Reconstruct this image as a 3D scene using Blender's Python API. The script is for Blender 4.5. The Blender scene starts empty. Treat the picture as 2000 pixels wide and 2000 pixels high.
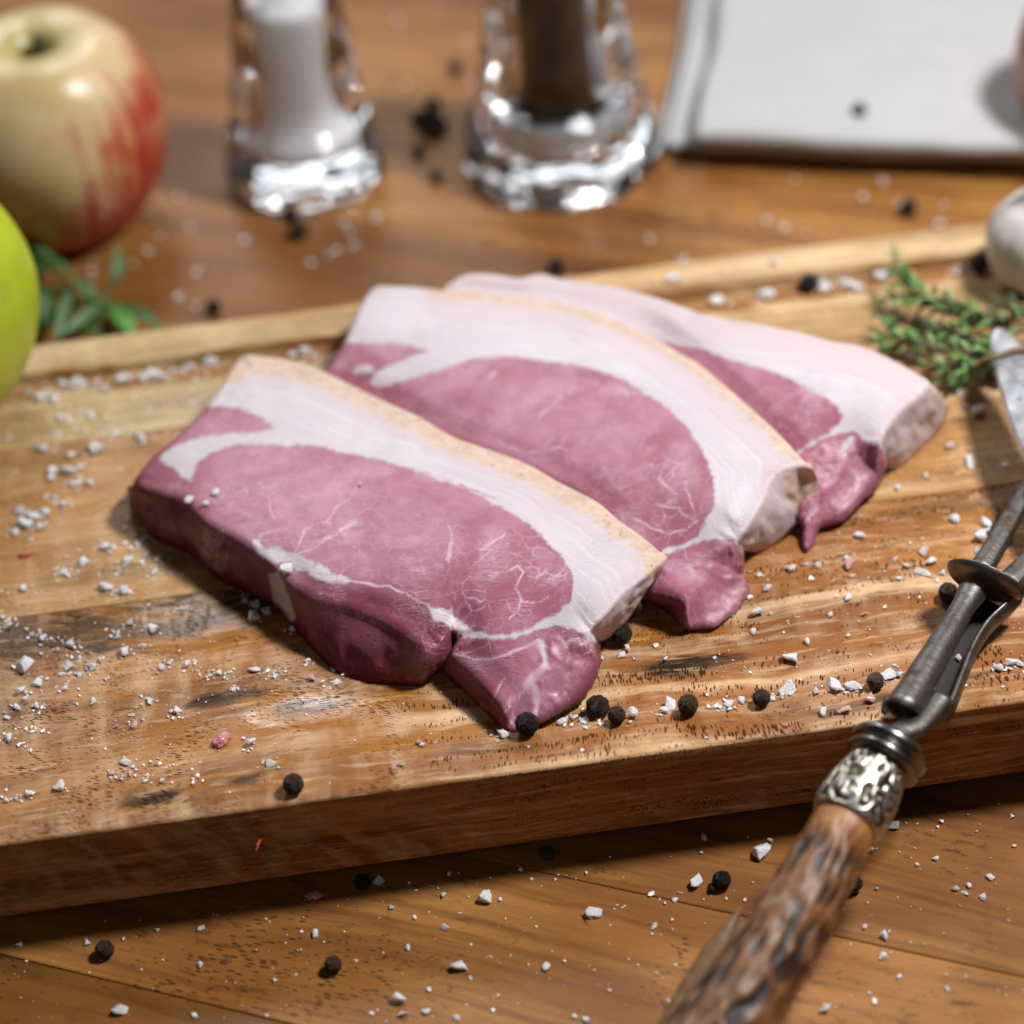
import bpy, bmesh, math, random
import numpy as np
from mathutils import Vector, Matrix, noise
from mathutils.geometry import delaunay_2d_cdt

S = bpy.context.scene
COL = S.collection
random.seed(7)
R = math.radians

# ------------------------------------------------------------------ camera
F_PX, PITCH, ROLL, DIST = 5383.0, R(40), R(4.5), 0.8
_fw = np.array([0, math.cos(PITCH), -math.sin(PITCH)])
_r0 = np.array([1.0, 0, 0]); _u0 = np.array([0, math.sin(PITCH), math.cos(PITCH)])
_up = math.cos(ROLL) * _u0 + math.sin(ROLL) * _r0
_rt = math.cos(ROLL) * _r0 - math.sin(ROLL) * _u0
_o = -_fw * DIST
cd = bpy.data.cameras.new('camera'); cam = bpy.data.objects.new('camera', cd); COL.objects.link(cam)
M = Matrix.Identity(4)
for i in range(3):
    M[i][0], M[i][1], M[i][2], M[i][3] = _rt[i], _up[i], -_fw[i], _o[i]
cam.matrix_world = M
cd.sensor_width = 36; cd.lens = F_PX * 36 / 2000.0
cd.clip_start = 0.02; cd.clip_end = 20
cd.dof.use_dof = True; cd.dof.focus_distance = 0.696; cd.dof.aperture_fstop = 5.6; cd.dof.aperture_blades = 9
S.camera = cam

# ------------------------------------------------------------------ light and exposure
S.view_settings.view_transform = 'Standard'; S.view_settings.look = 'None'
S.view_settings.exposure = -0.28; S.view_settings.gamma = 1.0
W = bpy.data.worlds.new('World'); S.world = W; W.use_nodes = True
bg = W.node_tree.nodes['Background']; bg.inputs[0].default_value = (0.80, 0.88, 1.0, 1); bg.inputs[1].default_value = 0.035


def area(name, loc, target, size, power, col=(1, 1, 1), sy=None):
    l = bpy.data.lights.new(name, 'AREA'); l.energy = power; l.color = col
    l.shape = 'RECTANGLE' if sy else 'DISK'; l.size = size
    if sy: l.size_y = sy
    o = bpy.data.objects.new(name, l); COL.objects.link(o); o.location = loc
    o.rotation_euler = (Vector(target) - Vector(loc)).to_track_quat('-Z', 'Y').to_euler()
    return o


area('key_lamp', (0.40, 0.00, 0.68), (0.02, 0.04, 0), 0.12, 9.8, (0.99, 0.98, 1.0))
area('window_light', (-0.45, 1.75, 0.92), (0, 0.2, 0), 2.4, 8.0, (0.88, 0.94, 1.0), 0.42)
area('top_back_fill', (-0.15, 0.80, 0.85), (0.0, 0.26, 0), 0.22, 5.0, (0.97, 0.98, 1.0))  # added overhead fill that lifts the shaker shadows and the far table
area('front_fill', (-0.20, -0.95, 0.85), (0, 0.0, 0), 0.40, 0.85, (0.95, 0.97, 1.0))

c = S.cycles
c.use_denoising = True
try: c.denoiser = 'OPENIMAGEDENOISE'
except Exception: pass
c.max_bounces = 12; c.transmission_bounces = 12; c.glossy_bounces = 6; c.diffuse_bounces = 4
c.caustics_refractive = True; c.caustics_reflective = False; c.blur_glossy = 0.6; c.sample_clamp_indirect = 0.0


# ------------------------------------------------------------------ geometry helpers
def ray(px, py):
    return _fw + _rt * (px - 1000) / F_PX - _up * (py - 1000) / F_PX


def at(px, py, z):
    d = ray(px, py); t = (z - _o[2]) / d[2]
    return Vector(_o + d * t)


def proj(P):
    v = np.asarray(P, float) - _o
    k = v @ _fw
    return np.stack([1000 + F_PX * (v @ _rt) / k, 1000 - F_PX * (v @ _up) / k], -1)


def pxm(px, py, z=0.0):            # metres per photograph pixel at a place
    P = at(px, py, z)
    return float((np.array(P) - _o) @ _fw) / F_PX


def crop(ox, oy, s):
    return lambda x, y: (ox + x / s, oy + y / s)


c4 = crop(200, 600, 2.415); c5 = crop(800, 700, 2.415); cA = crop(600, 500, 2.415); cB = crop(1200, 500, 2.415)


def cr(pts, n, closed=False):      # Catmull-Rom resample of rows
    P = np.asarray(pts, float); m = len(P)
    if closed: Q = np.vstack([P[-1], P, P[0], P[1]]); segs = m
    else: Q = np.vstack([2 * P[0] - P[1], P, 2 * P[-1] - P[-2]]); segs = m - 1
    out = []
    for i in range(segs):
        a, b, c_, d = Q[i], Q[i + 1], Q[i + 2], Q[i + 3]
        for k in range(n):
            t = k / n
            out.append(0.5 * (2 * b + (c_ - a) * t + (2 * a - 5 * b + 4 * c_ - d) * t * t + (3 * b - a - 3 * c_ + d) * t ** 3))
    if not closed: out.append(P[-1])
    return np.array(out)


def new_mesh(name, verts, faces, smooth=True):
    me = bpy.data.meshes.new(name); me.from_pydata([tuple(v) for v in verts], [], [tuple(f) for f in faces]); me.update()
    if smooth: me.polygons.foreach_set('use_smooth', [True] * len(me.polygons))
    return me


def link(name, me, mat=None, parent=None, loc=None, rot=None):
    o = bpy.data.objects.new(name, me); COL.objects.link(o)
    if mat and not me.materials: me.materials.append(mat)
    if parent: o.parent = parent
    if loc is not None: o.location = loc
    if rot is not None: o.rotation_euler = rot
    return o


def tag(o, label=None, cat=None, group=None, kind=None):
    if label: o['label'] = label
    if cat: o['category'] = cat
    if group: o['group'] = group
    if kind: o['kind'] = kind
    return o


def thing(name, label, cat, loc=(0, 0, 0), rz=0.0, group=None):
    o = bpy.data.objects.new(name, None); COL.objects.link(o); o.location = loc; o.rotation_euler = (0, 0, rz)
    o.empty_display_size = 0.01
    return tag(o, label, cat, group)


def lathe(name, prof, n=64, fn=None, closed=False, cap=False):
    vs, fs = [], []
    m = len(prof)
    for j in range(n):
        a = 2 * math.pi * j / n
        for i, (r, z) in enumerate(prof):
            rr, zz = (r, z) if fn is None else fn(r, z, a)
            vs.append((rr * math.cos(a), rr * math.sin(a), zz))
    for j in range(n):
        k = (j + 1) % n
        for i in range(m - 1 if not closed else m):
            i2 = (i + 1) % m
            fs.append((j * m + i, k * m + i, k * m + i2, j * m + i2))
    me = new_mesh(name, vs, fs)
    bm = bmesh.new(); bm.from_mesh(me); bmesh.ops.remove_doubles(bm, verts=bm.verts, dist=1e-6)
    bmesh.ops.recalc_face_normals(bm, faces=bm.faces); bm.to_mesh(me); bm.free()
    me.polygons.foreach_set('use_smooth', [True] * len(me.polygons))
    return me


def sweep(name, path, rad, n=16, up=(0, 0, 1), fn=None, cap=True):
    """path: points, rad: list of (ra along side, rb along up)"""
    P = [Vector(p) for p in path]; vs, fs = [], []
    m = len(P); up = Vector(up)
    for i in range(m):
        t = (P[min(i + 1, m - 1)] - P[max(i - 1, 0)]).normalized()
        s = t.cross(up).normalized(); u = s.cross(t).normalized()
        ra, rb = rad[i] if isinstance(rad[i], (tuple, list)) else (rad[i], rad[i])
        for j in range(n):
            a = 2 * math.pi * j / n
            q = 1.0 if fn is None else fn(i / (m - 1), a)
            vs.append(P[i] + (s * math.cos(a) * ra + u * math.sin(a) * rb) * q)
    for i in range(m - 1):
        for j in range(n):
            k = (j + 1) % n
            fs.append((i * n + j, i * n + k, (i + 1) * n + k, (i + 1) * n + j))
    if cap:
        fs.append(tuple(range(n))[::-1]); fs.append(tuple((m - 1) * n + j for j in range(n)))
    me = new_mesh(name, vs, fs)
    return me


def bevel_mesh(me, w, seg=2):
    bm = bmesh.new(); bm.from_mesh(me)
    bmesh.ops.recalc_face_normals(bm, faces=bm.faces)
    bmesh.ops.bevel(bm, geom=[e for e in bm.edges if len(e.link_faces) == 2 and e.calc_face_angle(0) > 0.6], offset=w, segments=seg, profile=0.5, affect='EDGES')
    bm.to_mesh(me); bm.free()
    return me


def fbm(v, s, oct=3):
    return noise.fractal(Vector(v) * s, 1.0, 2.0, oct, noise_basis='PERLIN_ORIGINAL')


# ------------------------------------------------------------------ node helpers
class NT:
    def __init__(self, name):
        self.m = bpy.data.materials.new(name); self.m.use_nodes = True
        self.t = self.m.node_tree; self.b = self.t.nodes['Principled BSDF']

    def set(self, k, v):
        s = self.b.inputs[k]
        if isinstance(v, bpy.types.NodeSocket): self.t.links.new(v, s)
        elif isinstance(v, (tuple, list)) and len(v) == 3 and s.type == 'RGBA': s.default_value = (*v, 1)
        else: s.default_value = v

    def n(self, typ, props=None, ins=None, out=0):
        nd = self.t.nodes.new(typ)
        for k, v in (props or {}).items(): setattr(nd, k, v)
        for k, v in (ins or {}).items():
            s = nd.inputs[k]
            if isinstance(v, bpy.types.NodeSocket): self.t.links.new(v, s)
            elif isinstance(v, (tuple, list)) and len(v) == 3 and s.type == 'RGBA': s.default_value = (*v, 1)
            else: s.default_value = v
        return nd.outputs[out]

    def co(self, kind='Object'):
        nd = self.t.nodes.new('ShaderNodeTexCoord'); return nd.outputs[kind]

    def map(self, v, sc=(1, 1, 1), loc=(0, 0, 0), rot=(0, 0, 0)):
        return self.n('ShaderNodeMapping', None, {'Vector': v, 'Scale': sc, 'Location': loc, 'Rotation': rot})

    def noise(self, v, scale, detail=3, rough=0.55, dist=0.0, out=0):
        return self.n('ShaderNodeTexNoise', None, {'Vector': v, 'Scale': scale, 'Detail': detail, 'Roughness': rough, 'Distortion': dist}, out)

    def voro(self, v, scale, feature='F1', out=0, rnd=1.0):
        return self.n('ShaderNodeTexVoronoi', {'feature': feature}, {'Vector': v, 'Scale': scale, 'Randomness': rnd}, out)

    def math(self, op, a, b=0.0, c_=None, clamp=False):
        ins = {0: a, 1: b}
        if c_ is not None: ins[2] = c_
        return self.n('ShaderNodeMath', {'operation': op, 'use_clamp': clamp}, ins)

    def vm(self, op, a, b=(0, 0, 0), out=0):
        return self.n('ShaderNodeVectorMath', {'operation': op}, {0: a, 1: b}, out)

    def mix(self, f, a, b, blend='MIX'):
        return self.n('ShaderNodeMix', {'data_type': 'RGBA', 'blend_type': blend}, {0: f, 6: a, 7: b}, 2)

    def mr(self, v, a, b, c_=0.0, d=1.0, smooth=False):
        return self.n('ShaderNodeMapRange', {'interpolation_type': 'SMOOTHSTEP' if smooth else 'LINEAR'}, {'Value': v, 'From Min': a, 'From Max': b, 'To Min': c_, 'To Max': d})

    def attr(self, name, out=2):
        return self.n('ShaderNodeAttribute', {'attribute_name': name}, None, out)

    def sep(self, v, i):
        return self.n('ShaderNodeSeparateXYZ', None, {0: v}, i)

    def bump(self, h, dist, strength=1.0, nrm=None):
        ins = {'Height': h, 'Distance': dist, 'Strength': strength}
        if nrm is not None: ins['Normal'] = nrm
        o = self.n('ShaderNodeBump', None, ins)
        self.t.links.new(o, self.b.inputs['Normal']); return o

    def warp(self, v, scale, amt):
        nz = self.noise(v, scale, 2, out=1)
        d = self.vm('SUBTRACT', nz, (0.5, 0.5, 0.5))
        d = self.n('ShaderNodeVectorMath', {'operation': 'SCALE'}, {0: d, 'Scale': amt})
        return self.vm('ADD', v, d)


def simple(name, col, rough=0.5, metal=0.0, **kw):
    k = NT(name); k.set('Base Color', col); k.set('Roughness', rough); k.set('Metallic', metal)
    for a, b in kw.items(): k.set(a.replace('_', ' '), b)
    return k.m


# ------------------------------------------------------------------ the two wooden surfaces: materials
ZB, ZR = 0.0290, 0.033                      # board surface and rim heights
BO = at(1000, 1509.5, ZR); BO.z = 0
BA = R(4.85)


def board_local(px, py, z=ZB):
    P = at(px, py, z) - BO
    ca, sa = math.cos(BA), math.sin(BA)
    return (P.x * ca + P.y * sa, -P.x * sa + P.y * ca)


def wood_board(name, ca, cb, cdark, seed, dark_amt=0.45, stains=(), pore=1.0, curl=0.5, sweep_amt=0.010, figx=-0.035, wet=()):
    k = NT(name)
    P0 = k.co()
    sh = k.n('ShaderNodeCombineXYZ', None, {0: k.math('MULTIPLY', k.sep(P0, 2), 0.8), 1: k.math('MULTIPLY', k.sep(P0, 2), 2.6), 2: 0.0})
    P = k.vm('ADD', k.vm('ADD', P0, (seed * 0.37, seed * 0.11, 0)), sh)
    Wp = k.warp(k.warp(P, 14, sweep_amt * 1.6), 60, 0.0022)
    streak = k.noise(k.map(Wp, (14, 190, 190)), 1.0, 4, 0.6)
    band = k.noise(k.map(Wp, (5, 55, 55)), 1.0, 2)
    big = k.noise(P, 26, 3)
    rip = k.noise(k.map(Wp, (170, 26, 60)), 1.0, 2)
    col = k.mix(k.mr(big, 0.38, 0.62, smooth=True), ca, cb)
    col = k.mix(k.mr(k.math('ADD', band, k.math('MULTIPLY', streak, 0.6)), 0.70, 1.0, 0, dark_amt * 1.8), col, cdark)
    col = k.mix(k.math('MULTIPLY', k.mr(rip, 0.45, 0.7), curl), col, (0.62, 0.42, 0.24), 'MIX')
    fine = k.noise(k.map(Wp, (120, 900, 900)), 1.0, 3)
    col = k.mix(k.mr(fine, 0.4, 0.75, 0, 0.35), col, cdark)
    # pores: short dark dashes along the grain at the left, ticks across it in the figured wood at the right
    px_ = k.sep(P0, 0)
    fig = k.mr(k.math('ADD', px_, k.mr(k.noise(P0, 22, 3), 0.3, 0.7, -0.05, 0.05)), figx - 0.02, figx + 0.03, smooth=True)
    Wr = k.map(Wp, rot=(0, 0, R(24)))
    pvA = k.voro(k.map(Wr, (1 / 0.0028, 1 / 0.00050, 1 / 0.00050)), 1.0)
    Wq = k.map(Wp, rot=(0, 0, R(8)))
    pvB = k.voro(k.map(Wq, (1 / 0.00062, 1 / 0.0025, 1 / 0.0010)), 1.0)
    row = k.noise(k.map(Wp, (9, 210, 150), (0.5, 0.2, 0)), 1.0, 3)
    thrA = k.mr(k.noise(P, 75, 3), 0.35, 0.68, 0.04, 0.40)
    thrB = k.mr(k.math('ADD', row, k.mr(k.noise(P, 120, 2), 0.3, 0.7, -0.10, 0.10)), 0.36, 0.66, 0.0, 0.44)
    pm = k.math('ADD', k.math('MULTIPLY', k.mr(k.math('SUBTRACT', thrA, pvA), -0.03, 0.06), k.math('SUBTRACT', 1.0, fig)), k.math('MULTIPLY', k.mr(k.math('SUBTRACT', thrB, pvB), -0.03, 0.06), fig))
    pm = k.math('MULTIPLY', pm, pore * 1.15, clamp=True)
    pv2 = k.voro(k.map(Wr, (1 / 0.0012, 1 / 0.00042, 1 / 0.00042), (0.3, 0.7, 0.1)), 1.0)
    pm2 = k.math('MULTIPLY', k.mr(k.math('SUBTRACT', k.mr(k.noise(P, 40, 2), 0.40, 0.62, 0.02, 0.34), pv2), -0.03, 0.05), pore * 0.7, clamp=True)
    wv = k.noise(k.map(Wp, (7, 120, 90), (2.2, 1.1, 0)), 1.0, 3, 0.6)
    col = k.mix(k.math('MULTIPLY', k.math('MULTIPLY', fig, pore, clamp=True), k.mr(wv, 0.44, 0.60, 0, 0.9)), col, (0.27, 0.095, 0.024))
    col = k.mix(k.math('MULTIPLY', fig, k.mr(wv, 0.48, 0.34, 0, 0.7)), col, (0.80, 0.53, 0.30))
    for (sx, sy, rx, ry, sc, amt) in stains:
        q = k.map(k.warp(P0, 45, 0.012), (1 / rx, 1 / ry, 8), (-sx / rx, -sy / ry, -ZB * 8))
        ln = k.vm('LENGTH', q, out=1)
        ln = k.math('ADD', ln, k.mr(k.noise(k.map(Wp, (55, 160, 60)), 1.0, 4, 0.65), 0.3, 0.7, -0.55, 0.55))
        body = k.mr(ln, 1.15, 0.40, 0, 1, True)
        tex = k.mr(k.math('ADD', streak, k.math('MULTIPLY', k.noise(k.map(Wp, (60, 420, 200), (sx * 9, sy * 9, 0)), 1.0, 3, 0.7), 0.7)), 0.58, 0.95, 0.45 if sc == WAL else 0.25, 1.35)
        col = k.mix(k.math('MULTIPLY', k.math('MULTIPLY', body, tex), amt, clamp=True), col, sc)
    gold = k.noise(k.map(Wp, (26, 130, 90), (4.1, 2.7, 0)), 1.0, 4, 0.65)
    col = k.mix(k.mr(gold, 0.53, 0.68, 0, 0.75 * pore), col, (0.36, 0.150, 0.024))
    lite = k.noise(k.map(Wp, (70, 520, 300), (1.1, 5.7, 0)), 1.0, 3, 0.6)
    col = k.mix(k.mr(lite, 0.54, 0.72, 0, 0.55), col, (0.70, 0.45, 0.25))
    fleck = k.noise(k.map(Wp, (120, 380, 300), (7.1, 0.7, 0)), 1.0, 4, 0.75)
    col = k.mix(k.math('MULTIPLY', k.mr(fleck, 0.56, 0.66), k.mr(k.noise(P0, 34, 3), 0.48, 0.64, 0, 0.95 * pore), clamp=True), col, (0.055, 0.032, 0.014))
    col = k.mix(k.math('MULTIPLY', pm, 0.86, clamp=True), col, (0.035, 0.013, 0.005))
    col = k.mix(k.math('MULTIPLY', pm2, 0.6, clamp=True), col, (0.06, 0.024, 0.009))
    k.set('Base Color', col)
    rough_ = k.mr(k.noise(P, 30, 3), 0.35, 0.65, 0.38, 0.62)
    for (sx, sy, rx, ry) in wet:
        ln = k.vm('LENGTH', k.map(k.warp(P0, 60, 0.010), (1 / rx, 1 / ry, 8), (-sx / rx, -sy / ry, -ZB * 8)), out=1)
        rough_ = k.n('ShaderNodeMix', None, {0: k.mr(ln, 1.0, 0.75, 0, 0.9), 2: rough_, 3: 0.17})
    k.set('Roughness', rough_)
    k.set('Specular IOR Level', k.math('MULTIPLY', k.math('SUBTRACT', 1.0, pm), k.mr(k.noise(P0, 24, 3), 0.45, 0.65, 0.10, 0.40)))
    h = k.math('ADD', k.math('MULTIPLY', pm, -0.3), k.math('MULTIPLY', fine, 0.5))
    h = k.math('ADD', h, k.math('MULTIPLY', rip, 1.2))
    k.bump(h, 0.00022, 0.9)
    return k.m


def stn(px, py, rx, ry, colr, amt=0.9, z=ZB):
    x, y = board_local(px, py, z); return (x, y, rx, ry, colr, amt)


ORG, BLK, WAL = (0.33, 0.125, 0.014), (0.030, 0.018, 0.009), (0.095, 0.050, 0.022)
st_front = [stn(330, 1212, 0.050, 0.011, WAL, 1.2), stn(60, 1258, 0.062, 0.012, WAL, 1.2), stn(480, 1235, 0.03, 0.006, ORG, 1.1), stn(590, 1385, 0.028, 0.008, ORG, 1.2), stn(900, 1440, 0.04, 0.006, ORG, 0.8),
            stn(420, 1440, 0.030, 0.006, ORG, 0.55), stn(600, 1382, 0.013, 0.0030, BLK, 0.7), stn(420, 1372, 0.010, 0.003, BLK, 0.75),
            stn(250, 1545, 0.05, 0.008, ORG, 0.55, ZR), stn(300, 1560, 0.009, 0.004, BLK, 0.75, ZR), stn(470, 1520, 0.012, 0.0025, BLK, 0.6, ZR),
            stn(1370, 1295, 0.016, 0.0035, BLK, 0.75), stn(1290, 1240, 0.022, 0.004, ORG, 0.7), stn(950, 1465, 0.016, 0.003, BLK, 0.4, ZR),
            stn(1650, 1382, 0.02, 0.003, BLK, 0.45, ZR), stn(1880, 985, 0.035, 0.006, WAL, 0.6), stn(1600, 1010, 0.05, 0.007, ORG, 0.45)]
m_stA = wood_board('mango_wood_front', (0.50, 0.262, 0.115), (0.35, 0.140, 0.040), (0.14, 0.050, 0.015), 1.0, 0.5, st_front, 1.0, 0.55, 0.012, wet=[stn(590, 1385, 0.020, 0.006, 0)[:4], stn(420, 1200, 0.030, 0.010, 0)[:4], stn(1290, 1240, 0.018, 0.006, 0)[:4]])
m_stB = wood_board('mango_wood_middle', (0.49, 0.305, 0.130), (0.42, 0.210, 0.072), (0.19, 0.085, 0.026), 2.3, 0.45,
                   [stn(90, 1010, 0.05, 0.016, (0.40, 0.20, 0.075), 0.6)], 0.5, 0.3, 0.006)
m_stC = wood_board('mango_wood_greyish', (0.60, 0.465, 0.250), (0.48, 0.33, 0.15), (0.18, 0.11, 0.042), 3.9, 0.6, (), 0.3, 0.2, 0.003)
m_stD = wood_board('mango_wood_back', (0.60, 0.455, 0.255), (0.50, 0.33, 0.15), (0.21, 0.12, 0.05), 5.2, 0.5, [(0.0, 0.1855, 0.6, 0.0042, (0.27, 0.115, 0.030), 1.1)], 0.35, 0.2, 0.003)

# table planks
k = NT('oiled_table_wood')
P0 = k.co(); rnd = k.n('ShaderNodeObjectInfo', None, None, 5)
off = k.n('ShaderNodeCombineXYZ', None, {0: k.math('MULTIPLY', rnd, 7.3), 1: k.math('MULTIPLY', rnd, 3.1), 2: 0.0})
P = k.vm('ADD', P0, off)
Wp = k.warp(k.warp(P, 7, 0.016), 50, 0.002)
bands = k.noise(k.map(Wp, (3.2, 62, 60)), 1.0, 3, 0.6)
fine = k.noise(k.map(Wp, (18, 420, 400)), 1.0, 4, 0.65)
big = k.noise(P, 11, 3)
col = k.mix(k.mr(big, 0.35, 0.65, smooth=True), (0.280, 0.134, 0.038), (0.200, 0.080, 0.018))
col = k.mix(k.mr(bands, 0.48, 0.72, 0, 0.9), col, (0.115, 0.040, 0.009))
col = k.mix(k.mr(fine, 0.45, 0.75, 0, 0.5), col, (0.10, 0.038, 0.011))
col = k.mix(k.math('MULTIPLY', k.mr(k.noise(k.map(Wp, (8, 40, 40), (3, 1, 0)), 1.0, 3), 0.5, 0.8), 0.6), col, (0.42, 0.20, 0.060))
col = k.mix(k.mr(k.noise(k.map(Wp, (9, 170, 100), (2, 5, 0)), 1.0, 4, 0.65), 0.50, 0.70, 0, 0.7), col, (0.085, 0.030, 0.008))
col = k.mix(k.math('MULTIPLY', k.mr(k.noise(k.map(Wp, (160, 420, 300)), 1.0, 4, 0.75), 0.55, 0.66), k.mr(k.noise(P, 15, 3), 0.50, 0.62, 0, 0.85), clamp=True), col, (0.040, 0.020, 0.008))
pv = k.voro(k.map(Wp, (1 / 0.0036, 1 / 0.0010, 1)), 1.0)
sp = k.math('SUBTRACT', k.mr(k.noise(P, 17, 4, 0.6), 0.50, 0.68, -0.05, 0.34), pv)
spm = k.mr(sp, -0.04, 0.06)
col = k.mix(k.math('MULTIPLY', spm, 0.8), col, (0.030, 0.015, 0.007))
k.set('Base Color', k.mix(rnd, k.mix(1.0, col, (1.35, 1.32, 1.25), 'MULTIPLY'), k.mix(1.0, col, (0.72, 0.66, 0.60), 'MULTIPLY')))
k.set('Roughness', k.mr(k.noise(P, 40, 3), 0.3, 0.7, 0.34, 0.48)); k.set('Specular IOR Level', 0.25)
k.bump(k.math('ADD', k.math('MULTIPLY', fine, -0.7), k.math('MULTIPLY', spm, -0.6)), 0.00025, 0.8)
m_table = k.m

# ------------------------------------------------------------------ table
TA = R(-22.1)
table = thing('wooden_table', 'oiled orange brown wooden table of planks under everything', 'table', (0, 0, -0.03), TA)
edges = [-0.45, -0.387, -0.3245, -0.259, -0.1935, -0.1305, -0.0655, -0.0005, 0.0645, 0.1295, 0.1944, 0.2555, 0.318, 0.381, 0.445, 0.51, 0.58]
rp = random.Random(3)
for i in range(len(edges) - 1):
    y0, y1 = edges[i] + 0.00010, edges[i + 1] - 0.00010
    dz = rp.uniform(-0.00012, 0.00012)
    vs = [(-0.85, y0, 0), (0.85, y0, 0), (0.85, y1, 0), (-0.85, y1, 0), (-0.85, y0, .03 + dz), (0.85, y0, .03 + dz), (0.85, y1, .03 + dz), (-0.85, y1, .03 + dz)]
    me = new_mesh('plank', vs, [(3, 2, 1, 0), (4, 5, 6, 7), (0, 1, 5, 4), (1, 2, 6, 5), (2, 3, 7, 6), (3, 0, 4, 7)], False)
    bevel_mesh(me, 0.0005, 2)
    link('plank', me, m_table, table)

# ------------------------------------------------------------------ cutting board
board = thing('cutting_board', 'thick mango wood cutting board with raised rim under the pork', 'cutting board', BO, BA)
XL, XR = -0.235, 0.30


def prism(name, prof, mat, bev=0.0006):
    n = len(prof); vs = [(XL, y, z) for y, z in prof] + [(XR, y, z) for y, z in prof]
    fs = [tuple(range(n)), tuple(range(2 * n - 1, n - 1, -1))] + [(i, n + i, n + (i + 1) % n, (i + 1) % n) for i in range(n)]
    me = new_mesh(name, vs, fs, False); bevel_mesh(me, bev, 2)
    # cut along x so that bevel shading stays clean
    return link(name, me, mat, board)


g = 0.00008
prism('stave', [(0.0016, 0.0062), (0.0005, 0.0075), (0, 0.0325), (0.0006, ZR), (0.0136, ZR), (0.0142, ZR - 0.0005), (0.0150, ZB + 0.0004), (0.0156, ZB), (0.0868 - g, ZB), (0.0868 - g, 0.0062)], m_stA, 0.0003)
prism('stave', [(0.0868 + g, 0.0062), (0.0868 + g, ZB), (0.1603 - g, ZB), (0.1603 - g, 0.0062)], m_stB, 0.0002)
prism('stave', [(0.1603 + g, 0.0062), (0.1603 + g, ZB), (0.1806 - g, ZB), (0.1806 - g, 0.0062)], m_stC, 0.0002)
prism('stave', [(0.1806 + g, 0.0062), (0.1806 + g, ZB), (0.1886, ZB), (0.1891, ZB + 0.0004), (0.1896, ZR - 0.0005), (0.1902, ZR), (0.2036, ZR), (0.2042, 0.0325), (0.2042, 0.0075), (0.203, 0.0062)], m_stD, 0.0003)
m_rub = simple('black_rubber', (0.015, 0.015, 0.015), 0.7)
for fx in (-0.20, 0.265):
    for fy in (0.03, 0.175):
        link('foot', lathe('foot', [(0, 0), (0.008, 0), (0.009, 0.001), (0.009, 0.0061), (0, 0.0061)], 20), m_rub, board, (fx, fy, 0))


def surf(px, py):
    """height of the table or board under a pixel, and the point"""
    x, y = board_local(px, py, ZR)
    if 0 <= y <= 0.0140 or 0.1906 <= y <= 0.204: return at(px, py, ZR)
    x, y = board_local(px, py, ZB)
    if 0.0140 < y < 0.1895: return at(px, py, ZB)
    return at(px, py, 0)


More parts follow.
